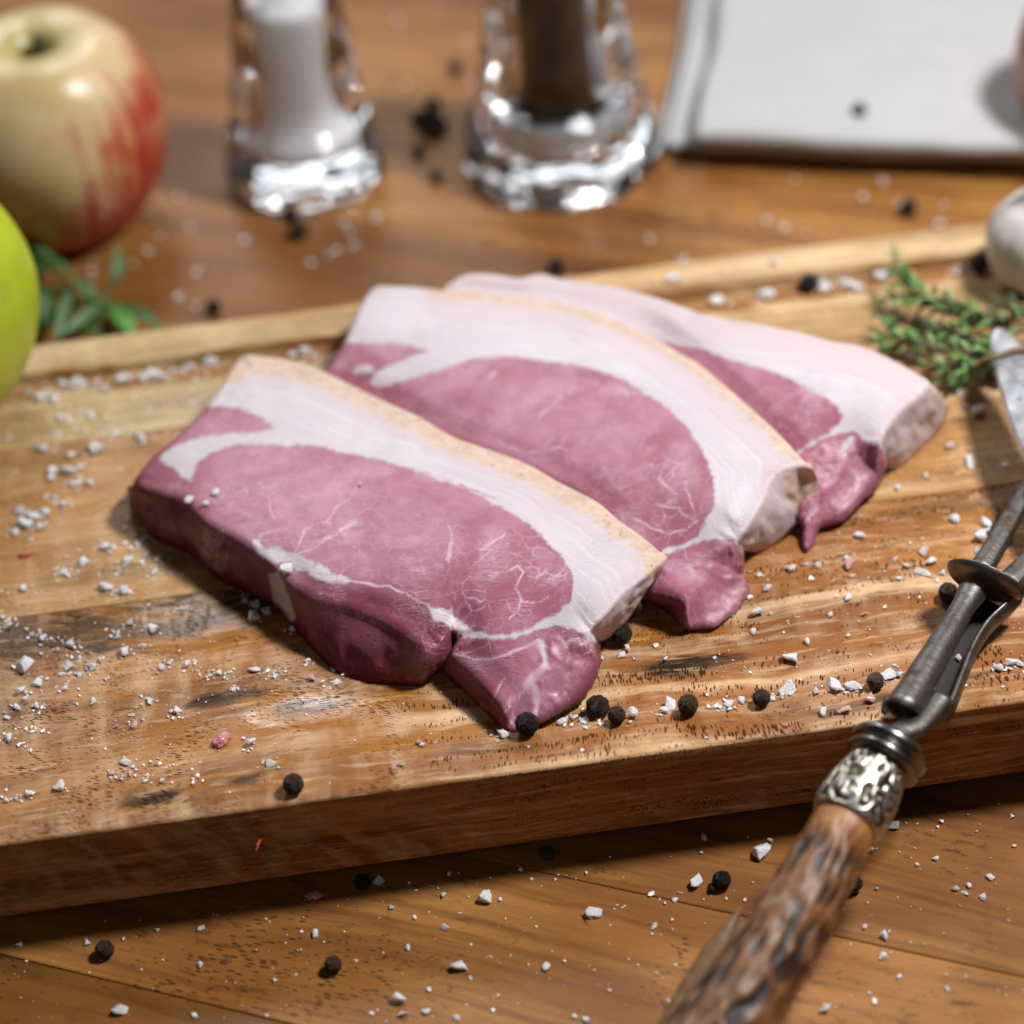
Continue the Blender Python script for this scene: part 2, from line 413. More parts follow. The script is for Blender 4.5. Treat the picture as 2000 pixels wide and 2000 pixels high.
# ------------------------------------------------------------------ pork steaks
def pork_material():
    k = NT('raw_pork')
    P = k.co()
    fat, rind, seam, marb, vein, wall, pale = [k.attr(a) for a in ('fat', 'rind', 'seam', 'marble', 'vein', 'wall', 'pale')]
    big = k.noise(P, 45, 3)
    fib = k.noise(k.map(k.warp(P, 60, 0.006), (420, 1500, 900), rot=(0, 0, 0.9)), 1.0, 3)
    lean = k.mix(k.mr(k.noise(P, 24, 3), 0.36, 0.62, smooth=True), (0.455, 0.200, 0.270), (0.310, 0.088, 0.130))
    lean = k.mix(k.mr(k.noise(k.warp(P, 120, 0.004), 190, 3), 0.40, 0.68, 0, 0.34), lean, (0.270, 0.090, 0.140))
    lean = k.mix(k.mr(k.noise(P, 75, 3), 0.50, 0.70, 0, 0.55), lean, (0.53, 0.285, 0.36))
    lean = k.mix(k.mr(fib, 0.35, 0.75, 0, 0.22), lean, (0.50, 0.24, 0.30))
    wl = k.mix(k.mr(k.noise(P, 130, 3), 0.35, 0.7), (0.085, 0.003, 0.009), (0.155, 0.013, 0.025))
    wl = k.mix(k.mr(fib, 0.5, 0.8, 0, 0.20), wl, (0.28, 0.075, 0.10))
    fwp = k.map(k.warp(P, 140, 0.003), (1, 1, 0.4))
    cellc = k.sep(k.n('ShaderNodeTexVoronoi', {'feature': 'F1'}, {'Vector': fwp, 'Scale': 330.0}, 1), 0)
    lean = k.mix(k.math('MULTIPLY', cellc, 0.16), lean, (0.270, 0.090, 0.150))
    fed = k.voro(fwp, 330, 'DISTANCE_TO_EDGE')
    lean = k.mix(k.math('MULTIPLY', k.mr(fed, 0.10, 0.0, 0, 0.24), k.mr(k.noise(P, 110, 2), 0.42, 0.62), clamp=True), lean, (0.62, 0.40, 0.47))
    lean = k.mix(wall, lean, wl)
    lean = k.mix(k.math('MULTIPLY', pale, k.mr(k.noise(k.map(k.warp(P, 80, 0.006), (200, 480, 300), rot=(0, 0, 0.6)), 1.0, 4, 0.65), 0.40, 0.66, 0.0, 0.75)), lean, (0.56, 0.33, 0.35))
    # marbling network
    wv = k.warp(P, 160, 0.004)
    ed = k.voro(wv, 230, 'DISTANCE_TO_EDGE')
    patch = k.noise(P, 190, 2)
    net = k.math('MULTIPLY', k.mr(ed, 0.085, 0.0), k.mr(patch, 0.46, 0.66, 0, 0.75), clamp=True)
    ed2 = k.voro(k.warp(P, 90, 0.008), 75, 'DISTANCE_TO_EDGE')
    net2 = k.math('MULTIPLY', k.mr(ed2, 0.020, 0.004), k.mr(k.noise(P, 80, 2), 0.5, 0.62, 0, 0.5), clamp=True)
    spk = k.mr(k.voro(P, 520), 0.16, 0.06)
    spk = k.math('MULTIPLY', spk, k.mr(k.noise(P, 240, 2), 0.58, 0.66), clamp=True)
    vv = k.math('MAXIMUM', k.math('MULTIPLY', net, marb), k.math('MAXIMUM', vein, k.math('MULTIPLY', k.math('MAXIMUM', net2, spk), k.math('SUBTRACT', 1.0, wall))))
    lean = k.mix(k.math('MULTIPLY', vv, 0.74, clamp=True), lean, (0.70, 0.51, 0.57))
    fatc = k.mix(k.mr(big, 0.35, 0.65), (0.52, 0.455, 0.487), (0.57, 0.515, 0.533))
    ln = k.noise(k.map(k.warp(P, 50, 0.006), (220, 900, 500), rot=(0, 0, 0.45)), 1.0, 3)
    fatc = k.mix(k.mr(ln, 0.50, 0.80, 0, 0.16), fatc, (0.62, 0.47, 0.48))
    dep = k.attr('depth')
    dv = k.n('ShaderNodeCombineXYZ', None, {0: k.math('MULTIPLY', k.math('ADD', dep, k.mr(k.noise(P, 55, 2), 0, 1, -0.08, 0.08)), 16.0), 1: k.math('MULTIPLY', k.sep(P, 0), 26.0), 2: 0.0})
    lay = k.noise(dv, 1.0, 4, 0.6)
    fatc = k.mix(k.mr(lay, 0.50, 0.74, 0, 0.28), fatc, (0.62, 0.50, 0.50))
    fatc = k.mix(k.mr(lay, 0.50, 0.30, 0, 0.6), fatc, (0.68, 0.64, 0.645))
    fatc = k.mix(k.mr(dep, 0.50, 0.22, 0, 0.35), fatc, (0.66, 0.50, 0.44))
    dpn = k.math('ADD', dep, k.mr(k.noise(P, 70, 3), 0.3, 0.7, -0.07, 0.07))
    fatc = k.mix(k.mr(dpn, 0.68, 0.52, 0, 0.60, True), fatc, (0.565, 0.455, 0.470))
    sm_ = k.math('MULTIPLY', k.mr(dpn, 0.56, 0.62), k.mr(dpn, 0.68, 0.62), clamp=True)
    fatc = k.mix(k.math('MULTIPLY', sm_, k.mr(k.noise(P, 95, 2), 0.40, 0.60, 0.0, 0.42)), fatc, (0.50, 0.36, 0.36))
    strat = k.noise(k.map(P, (90, 90, 1400)), 1.0, 3)
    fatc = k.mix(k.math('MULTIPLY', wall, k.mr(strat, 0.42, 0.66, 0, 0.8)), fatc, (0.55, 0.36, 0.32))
    fatc = k.mix(k.math('MULTIPLY', seam, k.mr(k.noise(P, 180, 3), 0.40, 0.68, 0.0, 0.55)), fatc, (0.60, 0.40, 0.36))
    rn = k.noise(k.map(P, (300, 300, 900)), 1.0, 4, 0.65)
    rindc = k.mix(k.mr(rn, 0.35, 0.7), (0.63, 0.48, 0.385), (0.50, 0.335, 0.235))
    rindc = k.mix(k.mr(k.voro(P, 330), 0.16, 0.08), rindc, (0.36, 0.17, 0.09))
    ftm = k.mr(k.math('ADD', fat, k.mr(k.noise(P, 420, 3, 0.65), 0.3, 0.7, -0.22, 0.22)), 0.22, 0.78, smooth=True)
    col = k.mix(ftm, lean, fatc)
    rm = k.mr(k.math('ADD', rind, k.mr(k.noise(P, 500, 3), 0.3, 0.7, -0.25, 0.25)), 0.15, 0.85, smooth=True)
    col = k.mix(rm, col, rindc)
    k.set('Base Color', col)
    wet = k.noise(P, 90, 3)
    k.set('Roughness', k.math('ADD', k.mr(wet, 0.35, 0.65, 0.36, 0.50), k.math('MULTIPLY', fat, 0.06)))
    k.set('Specular IOR Level', k.math('SUBTRACT', 0.22, k.math('MULTIPLY', wall, 0.14)))
    k.set('Coat Weight', k.math('MULTIPLY', k.mr(k.noise(P, 70, 3), 0.47, 0.60, 0.02, 0.75), k.math('SUBTRACT', 1.0, k.math('MULTIPLY', fat, 0.35)))); k.set('Coat Roughness', 0.065)
    cb = k.math('ADD', k.noise(k.map(k.warp(P, 90, 0.004), (380, 1100, 800), rot=(0, 0, -0.4)), 1.0, 3), k.math('MULTIPLY', k.noise(P, 420, 2), 0.8))
    cbn = k.n('ShaderNodeBump', None, {'Height': cb, 'Distance': 0.0007, 'Strength': 1.0})
    k.t.links.new(cbn, k.b.inputs['Coat Normal'])
    k.b.subsurface_method = 'BURLEY'
    k.set('Subsurface Weight', 0.45); k.set('Subsurface Radius', (1.0, 0.45, 0.40)); k.set('Subsurface Scale', 0.0011)
    gl = k.noise(k.map(k.warp(P, 60, 0.006), (330, 1300, 700), rot=(0, 0, -0.5)), 1.0, 2)
    gl = k.math('MULTIPLY', k.mr(gl, 0.56, 0.72), k.mr(k.noise(P, 75, 2), 0.48, 0.62), clamp=True)
    h = k.math('ADD', k.math('MULTIPLY', fib, 0.22), k.math('MULTIPLY', k.noise(P, 900, 2), 0.22))
    h = k.math('ADD', h, k.math('MULTIPLY', vv, -0.35))
    h = k.math('ADD', h, k.math('MULTIPLY', gl, 1.1))
    h = k.math('ADD', h, k.math('MULTIPLY', k.noise(P, 260, 2), 0.35))
    k.bump(h, 0.00026, 0.8)
    return k.m


m_pork = pork_material()


def sd_poly(Q, poly):
    """signed distance (px, positive inside) of points Q to a polygon"""
    P = np.asarray(poly, float); A = P; B = np.roll(P, -1, 0)
    d2 = np.full(len(Q), 1e18); ins = np.zeros(len(Q), bool)
    for a, b in zip(A, B):
        e = b - a; w = Q - a
        t = np.clip((w @ e) / max(e @ e, 1e-9), 0, 1)
        dd = w - t[:, None] * e
        d2 = np.minimum(d2, (dd ** 2).sum(1))
        cnd = (a[1] > Q[:, 1]) != (b[1] > Q[:, 1])
        if a[1] != b[1]:
            xs = a[0] + (Q[:, 1] - a[1]) * e[0] / e[1]
            ins ^= cnd & (Q[:, 0] < xs)
    d = np.sqrt(d2)
    return np.where(ins, d, -d)


def d_line(Q, line):
    P = np.asarray(line, float); d2 = np.full(len(Q), 1e18)
    for a, b in zip(P[:-1], P[1:]):
        e = b - a; w = Q - a
        t = np.clip((w @ e) / max(e @ e, 1e-9), 0, 1)
        d2 = np.minimum(d2, ((w - t[:, None] * e) ** 2).sum(1))
    return np.sqrt(d2)


def pts(fn, *xy): return [fn(x, y) for x, y in xy]


def build_steak(sid, label, top, inner, fat_polys, lean_polys, fat_strokes, seams, veins, marbles, pales, rind_line, rind_w, rind_tint, step=0.0005, fillet=0.0011, dips=(), deep=(), ragged=()):
    # control outline
    T = np.array([(t[0], t[1], t[2]) for t in top]); n = len(T)
    xy = np.array([tuple(at(px, py, ZB + h / 1000))[:2] for px, py, h in T])
    cen = xy.mean(0)
    bot = []
    for i, t in enumerate(top):
        if t[3] is None:
            a, b = xy[i - 1], xy[(i + 1) % n]; e = b - a; nr = np.array([-e[1], e[0]]); nr /= np.linalg.norm(nr)
            if nr @ (xy[i] - cen) > 0: nr = -nr
            bot.append((*(xy[i] + nr * 0.0008), t[4] if len(t) > 4 else 0.0))
        else:
            bx, by, bl = t[3]; p = at(bx, by, ZB + bl / 1000); bot.append((p.x, p.y, bl))
    full = np.hstack([xy, T[:, 2:3], np.array(bot)])
    dens = cr(full, 14, True)
    seg = np.r_[0, np.cumsum(np.linalg.norm(np.diff(np.vstack([dens, dens[:1]])[:, :2], axis=0), axis=1))]
    L = seg[-1]; m = int(L / (step * 1.1)); s = np.arange(m) * L / m
    closed = np.vstack([dens, dens[:1]])
    O = np.stack([np.interp(s, seg, closed[:, j]) for j in range(6)], 1)
    # top points
    lo, hi = O[:, :2].min(0), O[:, :2].max(0)
    gx, gy = np.meshgrid(np.arange(lo[0], hi[0], step), np.arange(lo[1], hi[1], step * 0.9))
    gx[1::2] += step / 2
    G = np.stack([gx.ravel(), gy.ravel()], 1)
    rng = np.random.default_rng(sid); G += rng.uniform(-step * .12, step * .12, G.shape)
    dG = sd_poly(G, O[::3, :2]); G = G[dG > step * 0.6]
    allp = np.vstack([O[:, :2], G])
    r = delaunay_2d_cdt([Vector((p[0] * 1000, p[1] * 1000)) for p in allp], [(i, (i + 1) % m) for i in range(m)], [], 1, 1e-7)
    V2 = np.array([(v.x, v.y) for v in r[0]]) / 1000; tris = [tuple(f) for f in r[2]]
    # map outline
    assert len(V2) >= m
    # heights by inverse distance from control points
    C = np.vstack([np.hstack([xy, T[:, 2:3]])] + [np.array([[*tuple(at(px, py, ZB + h / 1000))[:2], h]]) for px, py, h in inner])
    cs = 0.05; Cn = C[:, :2] / cs; c0_ = Cn.mean(0); Cn = Cn - c0_
    def tps(r2): return 0.5 * r2 * np.log(r2 + 1e-9)
    nC = len(Cn); Am = np.zeros((nC + 3, nC + 3))
    Am[:nC, :nC] = tps(((Cn[:, None] - Cn[None]) ** 2).sum(2)) + 0.02 * np.eye(nC)
    Am[:nC, nC] = 1; Am[:nC, nC + 1:] = Cn; Am[nC, :nC] = 1; Am[nC + 1:, :nC] = Cn.T
    sol = np.linalg.solve(Am, np.r_[C[:, 2], 0, 0, 0])
    def height(Q):
        out = np.zeros(len(Q))
        for a in range(0, len(Q), 8000):
            q = Q[a:a + 8000] / cs - c0_
            out[a:a + 8000] = tps(((q[:, None] - Cn[None]) ** 2).sum(2)) @ sol[:nC] + sol[nC] + q @ sol[nC + 1:]
        return np.clip(out, 1.0, 22.0) / 1000
    H = height(V2); 
    H[:m] = O[:, 2] / 1000
    dd = np.maximum(sd_poly(V2, O[::2, :2]), 0); dd[:m] = 0
    tt = np.clip(dd / 0.008, 0, 1); tt = tt * tt * (3 - 2 * tt)
    # blend idw with outline height near the edge
    from_edge = np.zeros(len(V2))
    near = np.where(dd < 0.008)[0]
    for a in range(0, len(near), 4000):
        idx = near[a:a + 4000]
        j = ((V2[idx][:, None] - O[None, ::2, :2]) ** 2).sum(2).argmin(1) * 2
        from_edge[idx] = O[j, 2] / 1000
    H = np.where(dd < 0.008, from_edge * (1 - tt) + H * tt, H)
    hidden_ctrl = np.array([1.0 if t[3] is None else 0.0 for t in top])
    hid = cr(hidden_ctrl[:, None], 14, True)[:, 0]; hid = np.interp(s, seg, np.r_[hid, hid[0]])
    # flat cut faces on fat, rounded ones on lean
    ofat = np.full(m, -99.0); opx = proj(np.column_stack([O[:, :2], ZB + O[:, 2] / 1000]))
    for p in fat_polys: ofat = np.maximum(ofat, sd_poly(opx, p))
    for p in lean_polys: ofat = np.minimum(ofat, -sd_poly(opx, p))
    obul = np.where(ofat > 0, 0.03, 0.11)
    for _ in range(8): obul = (np.roll(obul, 1) + obul + np.roll(obul, -1)) / 3
    ofil = np.where(hid > 0.5, 0.0026, np.where(ofat > 0, 0.0006, 0.0026))
    for _ in range(10): ofil = (np.roll(ofil, 1) + ofil + np.roll(ofil, -1)) / 3
    rfil = np.full(len(V2), fillet); rfil[:m] = ofil
    for a in range(0, len(near), 4000):
        idx = near[a:a + 4000]
        j = ((V2[idx][:, None] - O[None, ::2, :2]) ** 2).sum(2).argmin(1) * 2
        rfil[idx] = ofil[j]
    rr = np.minimum(rfil, H * 0.5)
    q = np.clip(rr - dd, 0, rr)
    drop = rr - np.sqrt(np.maximum(rr ** 2 - q ** 2, 0))
    Z = H - drop
    V = np.column_stack([V2, ZB + Z])
    # soft relief
    for i in range(len(V)):
        p = (V[i, 0] + sid, V[i, 1], 0.3)
        f = min(1.0, dd[i] / 0.002)
        V[i, 2] += f * (0.00030 * fbm(p, 70, 2) + 0.00005 * fbm(p, 330, 2))
    nt = len(V)
    # walls
    K = 12
    rings = []
    topz = V[:m, 2].copy()
    tan = np.roll(O[:, :2], -1, 0) - np.roll(O[:, :2], 1, 0)
    ar = 0.5 * np.sum(O[:, 0] * np.roll(O[:, 1], -1) - O[:, 1] * np.roll(O[:, 0], -1))
    nrm = np.stack([tan[:, 1], -tan[:, 0]], 1); nrm /= np.linalg.norm(nrm, axis=1)[:, None]
    if ar < 0: nrm = -nrm
    # smooth normals
    for _ in range(6): nrm = (np.roll(nrm, 1, 0) + nrm + np.roll(nrm, -1, 0)) / 3
    for kk in range(1, K + 1):
        t = kk / K
        bz = ZB + O[:, 5] / 1000 + 0.00002
        P2 = O[:, :2] * (1 - t) + O[:, 3:5] * t
        hgt = np.maximum(topz - bz, 0)
        P2 = P2 + nrm * (np.minimum(hgt * obul, 0.0016) * math.sin(math.pi * t ** 0.9))[:, None]
        z = topz * (1 - t) + bz * t
        ring = np.column_stack([P2, z])
        if kk < K:
            for i in range(m):
                nz = 0.0009 * fbm((ring[i, 0] + sid, ring[i, 1], ring[i, 2]), 150, 3) + 0.00035 * fbm((ring[i, 0] + sid, ring[i, 1], ring[i, 2]), 460, 2)
                ring[i, :2] += nrm[i] * nz * math.sin(math.pi * t)
        rings.append(ring)
    Vall = np.vstack([V] + rings)
    if ragged:
        pq = proj(Vall); w = np.zeros(len(Vall))
        for p in ragged: w = np.maximum(w, np.clip(sd_poly(pq, p) / 14, 0, 1))
        for i in np.where(w > 0)[0]:
            v = Vall[i]; q = (v[0] + sid, v[1], v[2])
            Vall[i, 2] = max(ZB + 0.0002, v[2] + w[i] * (0.0007 * fbm(q, 130, 3) + 0.00025 * fbm(q, 420, 2)))
    faces = [f for f in tris]
    # orient top faces up
    def up(f):
        a, b, c_ = V2[f[0]], V2[f[1]], V2[f[2]]
        return f if (b[0] - a[0]) * (c_[1] - a[1]) - (b[1] - a[1]) * (c_[0] - a[0]) > 0 else f[::-1]
    faces = [up(f) for f in faces]
    for kk in range(K):
        a0 = 0 if kk == 0 else nt + (kk - 1) * m
        b0 = nt + kk * m
        for i in range(m):
            j = (i + 1) % m
            fc = (a0 + i, b0 + i, b0 + j, a0 + j)
            faces.append(fc if ar > 0 else fc[::-1])
    bcap = tuple(nt + (K - 1) * m + i for i in range(m))
    faces.append(bcap[::-1] if ar > 0 else bcap)
    # ---- masks in tracing space
    px = proj(Vall)
    ow = np.tile(np.arange(m), K)
    wallpx = px[nt:].copy()
    hm = hid[ow] > 0.5
    wallpx[hm] = px[ow[hm]]
    Q = np.vstack([px[:nt], wallpx])
    jit = np.array([(noise.noise(Vector((p[0] * 260 + sid, p[1] * 260, p[2] * 260))), noise.noise(Vector((p[0] * 260 + 50, p[1] * 260, p[2] * 260)))) for p in Vall])
    jl = np.array([noise.noise(Vector((p[0] * 90 + sid, p[1] * 90, 7.0))) for p in Vall])[:, None]
    Qj = Q + jit * 1.6 + jl * 2.5
    fat = np.full(len(Vall), -99.0)
    for p in fat_polys: fat = np.maximum(fat, sd_poly(Qj, p))
    for p in lean_polys: fat = np.minimum(fat, -sd_poly(Qj, p))
    for line, w in fat_strokes: fat = np.maximum(fat, w * (0.9 + 0.75 * jl[:, 0] + 0.5 * jit[:, 0]) - d_line(Qj, line))
    fat01 = np.clip(0.5 + fat / 14.0, 0, 1)
    seam = np.zeros(len(Vall))
    for line, w in seams: seam = np.maximum(seam, np.clip(1.2 - d_line(Qj, line) / w, 0, 1))
    vein = np.zeros(len(Vall))
    Qv = Q + jit * 5.0
    for line, w in veins: vein = np.maximum(vein, np.clip(1.5 - d_line(Qv, line) / (w * (0.85 + 0.9 * jit[:, 0])), 0, 1) * np.clip(0.85 + 0.8 * jit[:, 1], 0.25, 1))
    marb = np.zeros(len(Vall))
    for (mx, my, mr_) in marbles: marb = np.maximum(marb, np.clip(1.6 - np.hypot(Q[:, 0] - mx, Q[:, 1] - my) / mr_, 0, 1))
    pale = np.zeros(len(Vall))
    for p in pales: pale = np.maximum(pale, np.clip(0.5 + sd_poly(Qj, p) / 14, 0, 1))
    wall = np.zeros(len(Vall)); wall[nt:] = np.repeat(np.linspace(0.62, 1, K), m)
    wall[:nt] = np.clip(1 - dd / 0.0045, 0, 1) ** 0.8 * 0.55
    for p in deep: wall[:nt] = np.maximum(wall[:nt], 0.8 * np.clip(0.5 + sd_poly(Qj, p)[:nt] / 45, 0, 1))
    rd = d_line(Qj, rind_line)
    rind = np.clip(1.25 - rd / (rind_w * (1 + 0.25 * jl[:, 0])), 0, 1)
    rind[nt:] = np.where(hm, 1.0, rind[nt:])
    is_rind = (rind > 0.05)
    rind = np.where(rind > 0, np.minimum(1, rind * 1.6), 0) * rind_tint
    # hidden lean side at the left end must not become rind
    farfromr = np.r_[d_line(px[:m], rind_line)]
    for i in range(nt, len(Vall)):
        if hm[i - nt] and farfromr[ow[i - nt]] > rind_w * 1.2:
            rind[i] = 0; is_rind[i] = False
    for dpx, dpy, drad, damt in dips:
        w = np.exp(-((Q[:, 0] - dpx) ** 2 + (Q[:, 1] - dpy) ** 2) / drad ** 2); w[nt:] = 0
        Vall[:, 2] += w * damt
    # ---- normals from the whole
    base = Vector((float(cen[0]), float(cen[1]), ZB))
    loc = Vall - np.array(base)
    whole = new_mesh('pork_whole', loc, faces)
    vn = np.zeros(len(whole.vertices) * 3); whole.vertices.foreach_get('normal', vn); vn = vn.reshape(-1, 3)
    bpy.data.meshes.remove(whole)
    root = thing('pork_steak', label, 'pork steak', base, 0, 'raw pork loin steaks on the board')
    cls = []
    for f in faces[:-1]:
        if np.mean([is_rind[i] for i in f]) > 0.5: cls.append(2)
        elif np.mean([fat01[i] for i in f]) > 0.5: cls.append(1)
        else: cls.append(0)
    cls.append(0)
    deep_ = d_line(Q, rind_line) / 100.0
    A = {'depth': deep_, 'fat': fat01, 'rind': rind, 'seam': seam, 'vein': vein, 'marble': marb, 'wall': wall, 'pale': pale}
    for ci, nm in ((0, 'lean_meat'), (1, 'fat'), (2, 'rind')):
        fi = [f for f, cc in zip(faces, cls) if cc == ci]
        used = sorted({i for f in fi for i in f}); mp = {u: a for a, u in enumerate(used)}
        me = new_mesh(nm, [loc[u] for u in used], [tuple(mp[i] for i in f) for f in fi])
        for kx, arr in A.items():
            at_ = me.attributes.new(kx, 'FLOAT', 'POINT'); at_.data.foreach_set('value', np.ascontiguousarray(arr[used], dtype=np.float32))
        me.normals_split_custom_set_from_vertices([tuple(vn[u]) for u in used])
        link(nm, me, m_pork, root)
    def zat(px_, py_):
        h = 18.0
        for _ in range(4):
            P = at(px_, py_, ZB + h / 1000); h = float(height(np.array([[P.x, P.y]]))[0]) * 1000
        return at(px_, py_, ZB + h / 1000)
    return root, zat


def E(fn, rows):
    out = []
    for rw in rows:
        x, y, h = rw[:3]; p = fn(x, y)
        if len(rw) == 3: out.append((*p, h, None, 0.0))
        elif len(rw) == 4: out.append((*p, h, None, rw[3]))
        else: out.append((*p, h, (*fn(rw[3], rw[4]), rw[5])))
    return out


# front steak
top1 = E(c4, [(640, 228, 17), (700, 210, 18), (800, 220, 18), (900, 235, 18), (1000, 265, 18.5), (1100, 310, 18.5), (1200, 360, 18.5), (1300, 410, 18.5), (1400, 455, 18.5), (1500, 500, 18.5, 2), (1600, 560, 18.5, 3), (1700, 610, 18.5, 4), (1800, 645, 18.5, 5), (1932, 690, 18.5, 6)]) \
    + E(c5, [(600, 500, 18.5, 7), (700, 560, 18.5, 8), (800, 610, 19, 9), (900, 665, 19, 10), (1000, 750, 19, 11), (1100, 820, 19, 11), (1170, 880, 19, 12),
             (1212, 935, 19, 1200, 985, 13), (1140, 1000, 19, 1140, 1070, 12), (1080, 1050, 19, 1085, 1150, 10.5), (1010, 1105, 18.5, 1040, 1220, 8), (960, 1160, 18, 1000, 1268, 5.5), (900, 1225, 17, 940, 1318, 3), (850, 1280, 15, 895, 1345, 1.5),
             (872, 1335, 12, 890, 1380, 1), (885, 1420, 9, 888, 1450, 0), (845, 1520, 7, 850, 1555, 0), (760, 1600, 6, 765, 1630, 0), (650, 1670, 5, 655, 1695, 0), (560, 1720, 3.5, 560, 1742, 0), (490, 1745, 2.5, 490, 1768, 0),
             (440, 1670, 7, 440, 1745, 0), (390, 1595, 8.5, 380, 1692, 0), (290, 1490, 9.5, 285, 1600, 0), (190, 1392, 10, 185, 1510, 0), (196, 1345, 11, 180, 1465, 0), (222, 1300, 12, 205, 1425, 0)]) \
    + E(c4, [(1652, 1500, 14.5, 1652, 1610, 0), (1622, 1545, 13.5, 1625, 1690, 0), (1585, 1600, 12, 1565, 1735, 0), (1500, 1595, 13.5, 1500, 1787, 0), (1400, 1530, 14.5, 1380, 1782, 0), (1290, 1465, 15, 1240, 1770, 0), (1150, 1410, 15.5, 1110, 1725, 0), (1020, 1380, 15.5, 985, 1610, 0), (930, 1340, 15.5, 900, 1510, 0),
             (860, 1290, 15, 840, 1430, 0), (790, 1210, 16, 760, 1390, 0), (700, 1140, 17, 650, 1335, 0), (600, 1080, 17, 540, 1280, 0), (480, 1010, 17, 440, 1185, 0), (400, 935, 17, 340, 1135, 0), (330, 897, 16, 240, 1090, 0), (240, 872, 15, 185, 1030, 0), (165, 845, 14, 145, 930, 0), (138, 808, 13.5, 127, 865, 0),
             (165, 765, 14.5), (230, 690, 16), (300, 630, 17), (370, 570, 17), (420, 520, 17), (480, 455, 17), (540, 370, 17), (590, 290, 17)])
inner1 = [(*c4(800, 900), 18.8), (*c4(1300, 1000), 19.2), (*c4(600, 800), 18.2), (*c4(1100, 500), 18.6), (*c5(300, 1000), 19.4), (*c5(600, 1000), 19.4), (*c5(600, 700), 19), (*c5(900, 900), 19.3), (*c4(1300, 1340), 16.6), (*c4(1450, 1440), 15.6), (*c4(1000, 1300), 17), (*c5(650, 1400), 11.5), (*c5(450, 1420), 12.5), (*c5(300, 1380), 12), (*c5(700, 1500), 9.5), (*c5(560, 1600), 7.5), (*c5(400, 1300), 16), (*c5(620, 1270), 15)]
eye1 = pts(c5, (760, 1150), (775, 1080), (760, 1000), (720, 940), (660, 880), (600, 810), (500, 740), (400, 690), (300, 630), (200, 580), (100, 545), (0, 520)) \
    + pts(c4, (1850, 905), (1700, 840), (1550, 790), (1400, 745), (1250, 710), (1100, 680), (1000, 650), (800, 650), (620, 650), (500, 690), (440, 740), (412, 815), (372, 800), (340, 760), (262, 715), (300, 680), (400, 632), (500, 606), (620, 590), (720, 595), (790, 582), (805, 565), (740, 510), (650, 480), (560, 468), (470, 465))
cap1 = eye1 + pts(c4, (500, 300), (600, 150), (800, 150), (1100, 240), (1500, 420), (1932, 620)) + pts(c5, (700, 480), (1000, 680), (1260, 880), (1260, 1010), (1100, 1220), (960, 1340), (840, 1330), (800, 1290), (720, 1262), (640, 1270), (560, 1285), (600, 1250), (700, 1205))
patch1 = pts(c5, (90, 1165), (150, 1175), (230, 1230), (300, 1285), (330, 1310), (280, 1318), (215, 1292), (170, 1250), (110, 1235), (95, 1200))
wallfat1 = pts(c4, (785, 1255), (835, 1250), (875, 1350), (915, 1470), (880, 1490), (850, 1440), (800, 1370))
strokes1 = [(pts(c5, (700, 1240), (600, 1275), (500, 1308), (400, 1318), (300, 1308)), 5), (pts(c4, (830, 1175), (900, 1190), (960, 1225), (1050, 1262)), 14), (pts(c4, (1050, 1262), (1150, 1290)), 7), (pts(c4, (730, 1110), (750, 1160), (830, 1200)), 6),
            (pts(c5, (625, 1345), (632, 1400), (640, 1430)), 6)]
pale1 = [pts(c4, (440, 1080), (500, 1040), (590, 1090), (610, 1170), (560, 1250), (470, 1190)), pts(c5, (720, 1310), (860, 1300), (880, 1400), (780, 1440)), pts(c4, (430, 860), (560, 960), (800, 1130), (860, 1120), (800, 1060), (640, 930), (500, 830))]
seams1 = [(pts(c4, (560, 400), (740, 420), (850, 450), (1000, 500), (1250, 590), (1500, 640), (1932, 770)), 3.0), (pts(c4, (480, 600), (700, 600), (1000, 610), (1300, 650)), 2.5),
          (pts(c5, (480, 600), (640, 720), (790, 830), (870, 930), (960, 1030), (1010, 1100)), 2.6), (pts(c5, (0, 470), (250, 540), (480, 640), (700, 800)), 1.5)]
veins1 = [(pts(c4, (1150, 1290), (1350, 1320), (1540, 1400)), 2.2), (pts(c5, (620, 1340), (632, 1400), (640, 1440), (590, 1500), (560, 1540)), 9), (pts(c5, (590, 1540), (610, 1600), (590, 1690)), 5), (pts(c5, (215, 1392), (300, 1420), (420, 1412), (520, 1375), (610, 1325)), 2.6), (pts(c5, (690, 1370), (760, 1320), (840, 1340)), 9), (pts(c5, (395, 1595), (450, 1500)), 1.5), (pts(c5, (480, 1720), (500, 1620), (560, 1540)), 2), (pts(c4, (900, 1175), (1000, 1130), (1080, 1085), (1130, 1045), (1200, 1020)), 2.0), (pts(c4, (905, 1160), (940, 1100), (960, 1040), (1010, 1015), (1075, 1020)), 2.0), (pts(c4, (735, 1120), (745, 1070), (830, 1050)), 2.5), (pts(c4, (1060, 1010), (1110, 950), (1165, 900), (1210, 840)), 1.2),
          (pts(c4, (1635, 1030), (1645, 1110), (1630, 1190)), 1.6), (pts(c4, (1800, 1140), (1900, 1075)), 1.6), (pts(c5, (175, 780), (205, 850), (190, 960)), 1.6), (pts(c5, (340, 900), (440, 840)), 1.6), (pts(c4, (740, 820), (790, 920), (810, 1000)), 1.2), (pts(c4, (1080, 1090), (1160, 1100), (1210, 1150)), 1.0),
          (pts(c5, (480, 1000), (520, 980), (540, 1010), (500, 1080), (530, 1150), (480, 1230)), 1.6), (pts(c5, (530, 1150), (600, 1150), (660, 1120)), 1.3)]
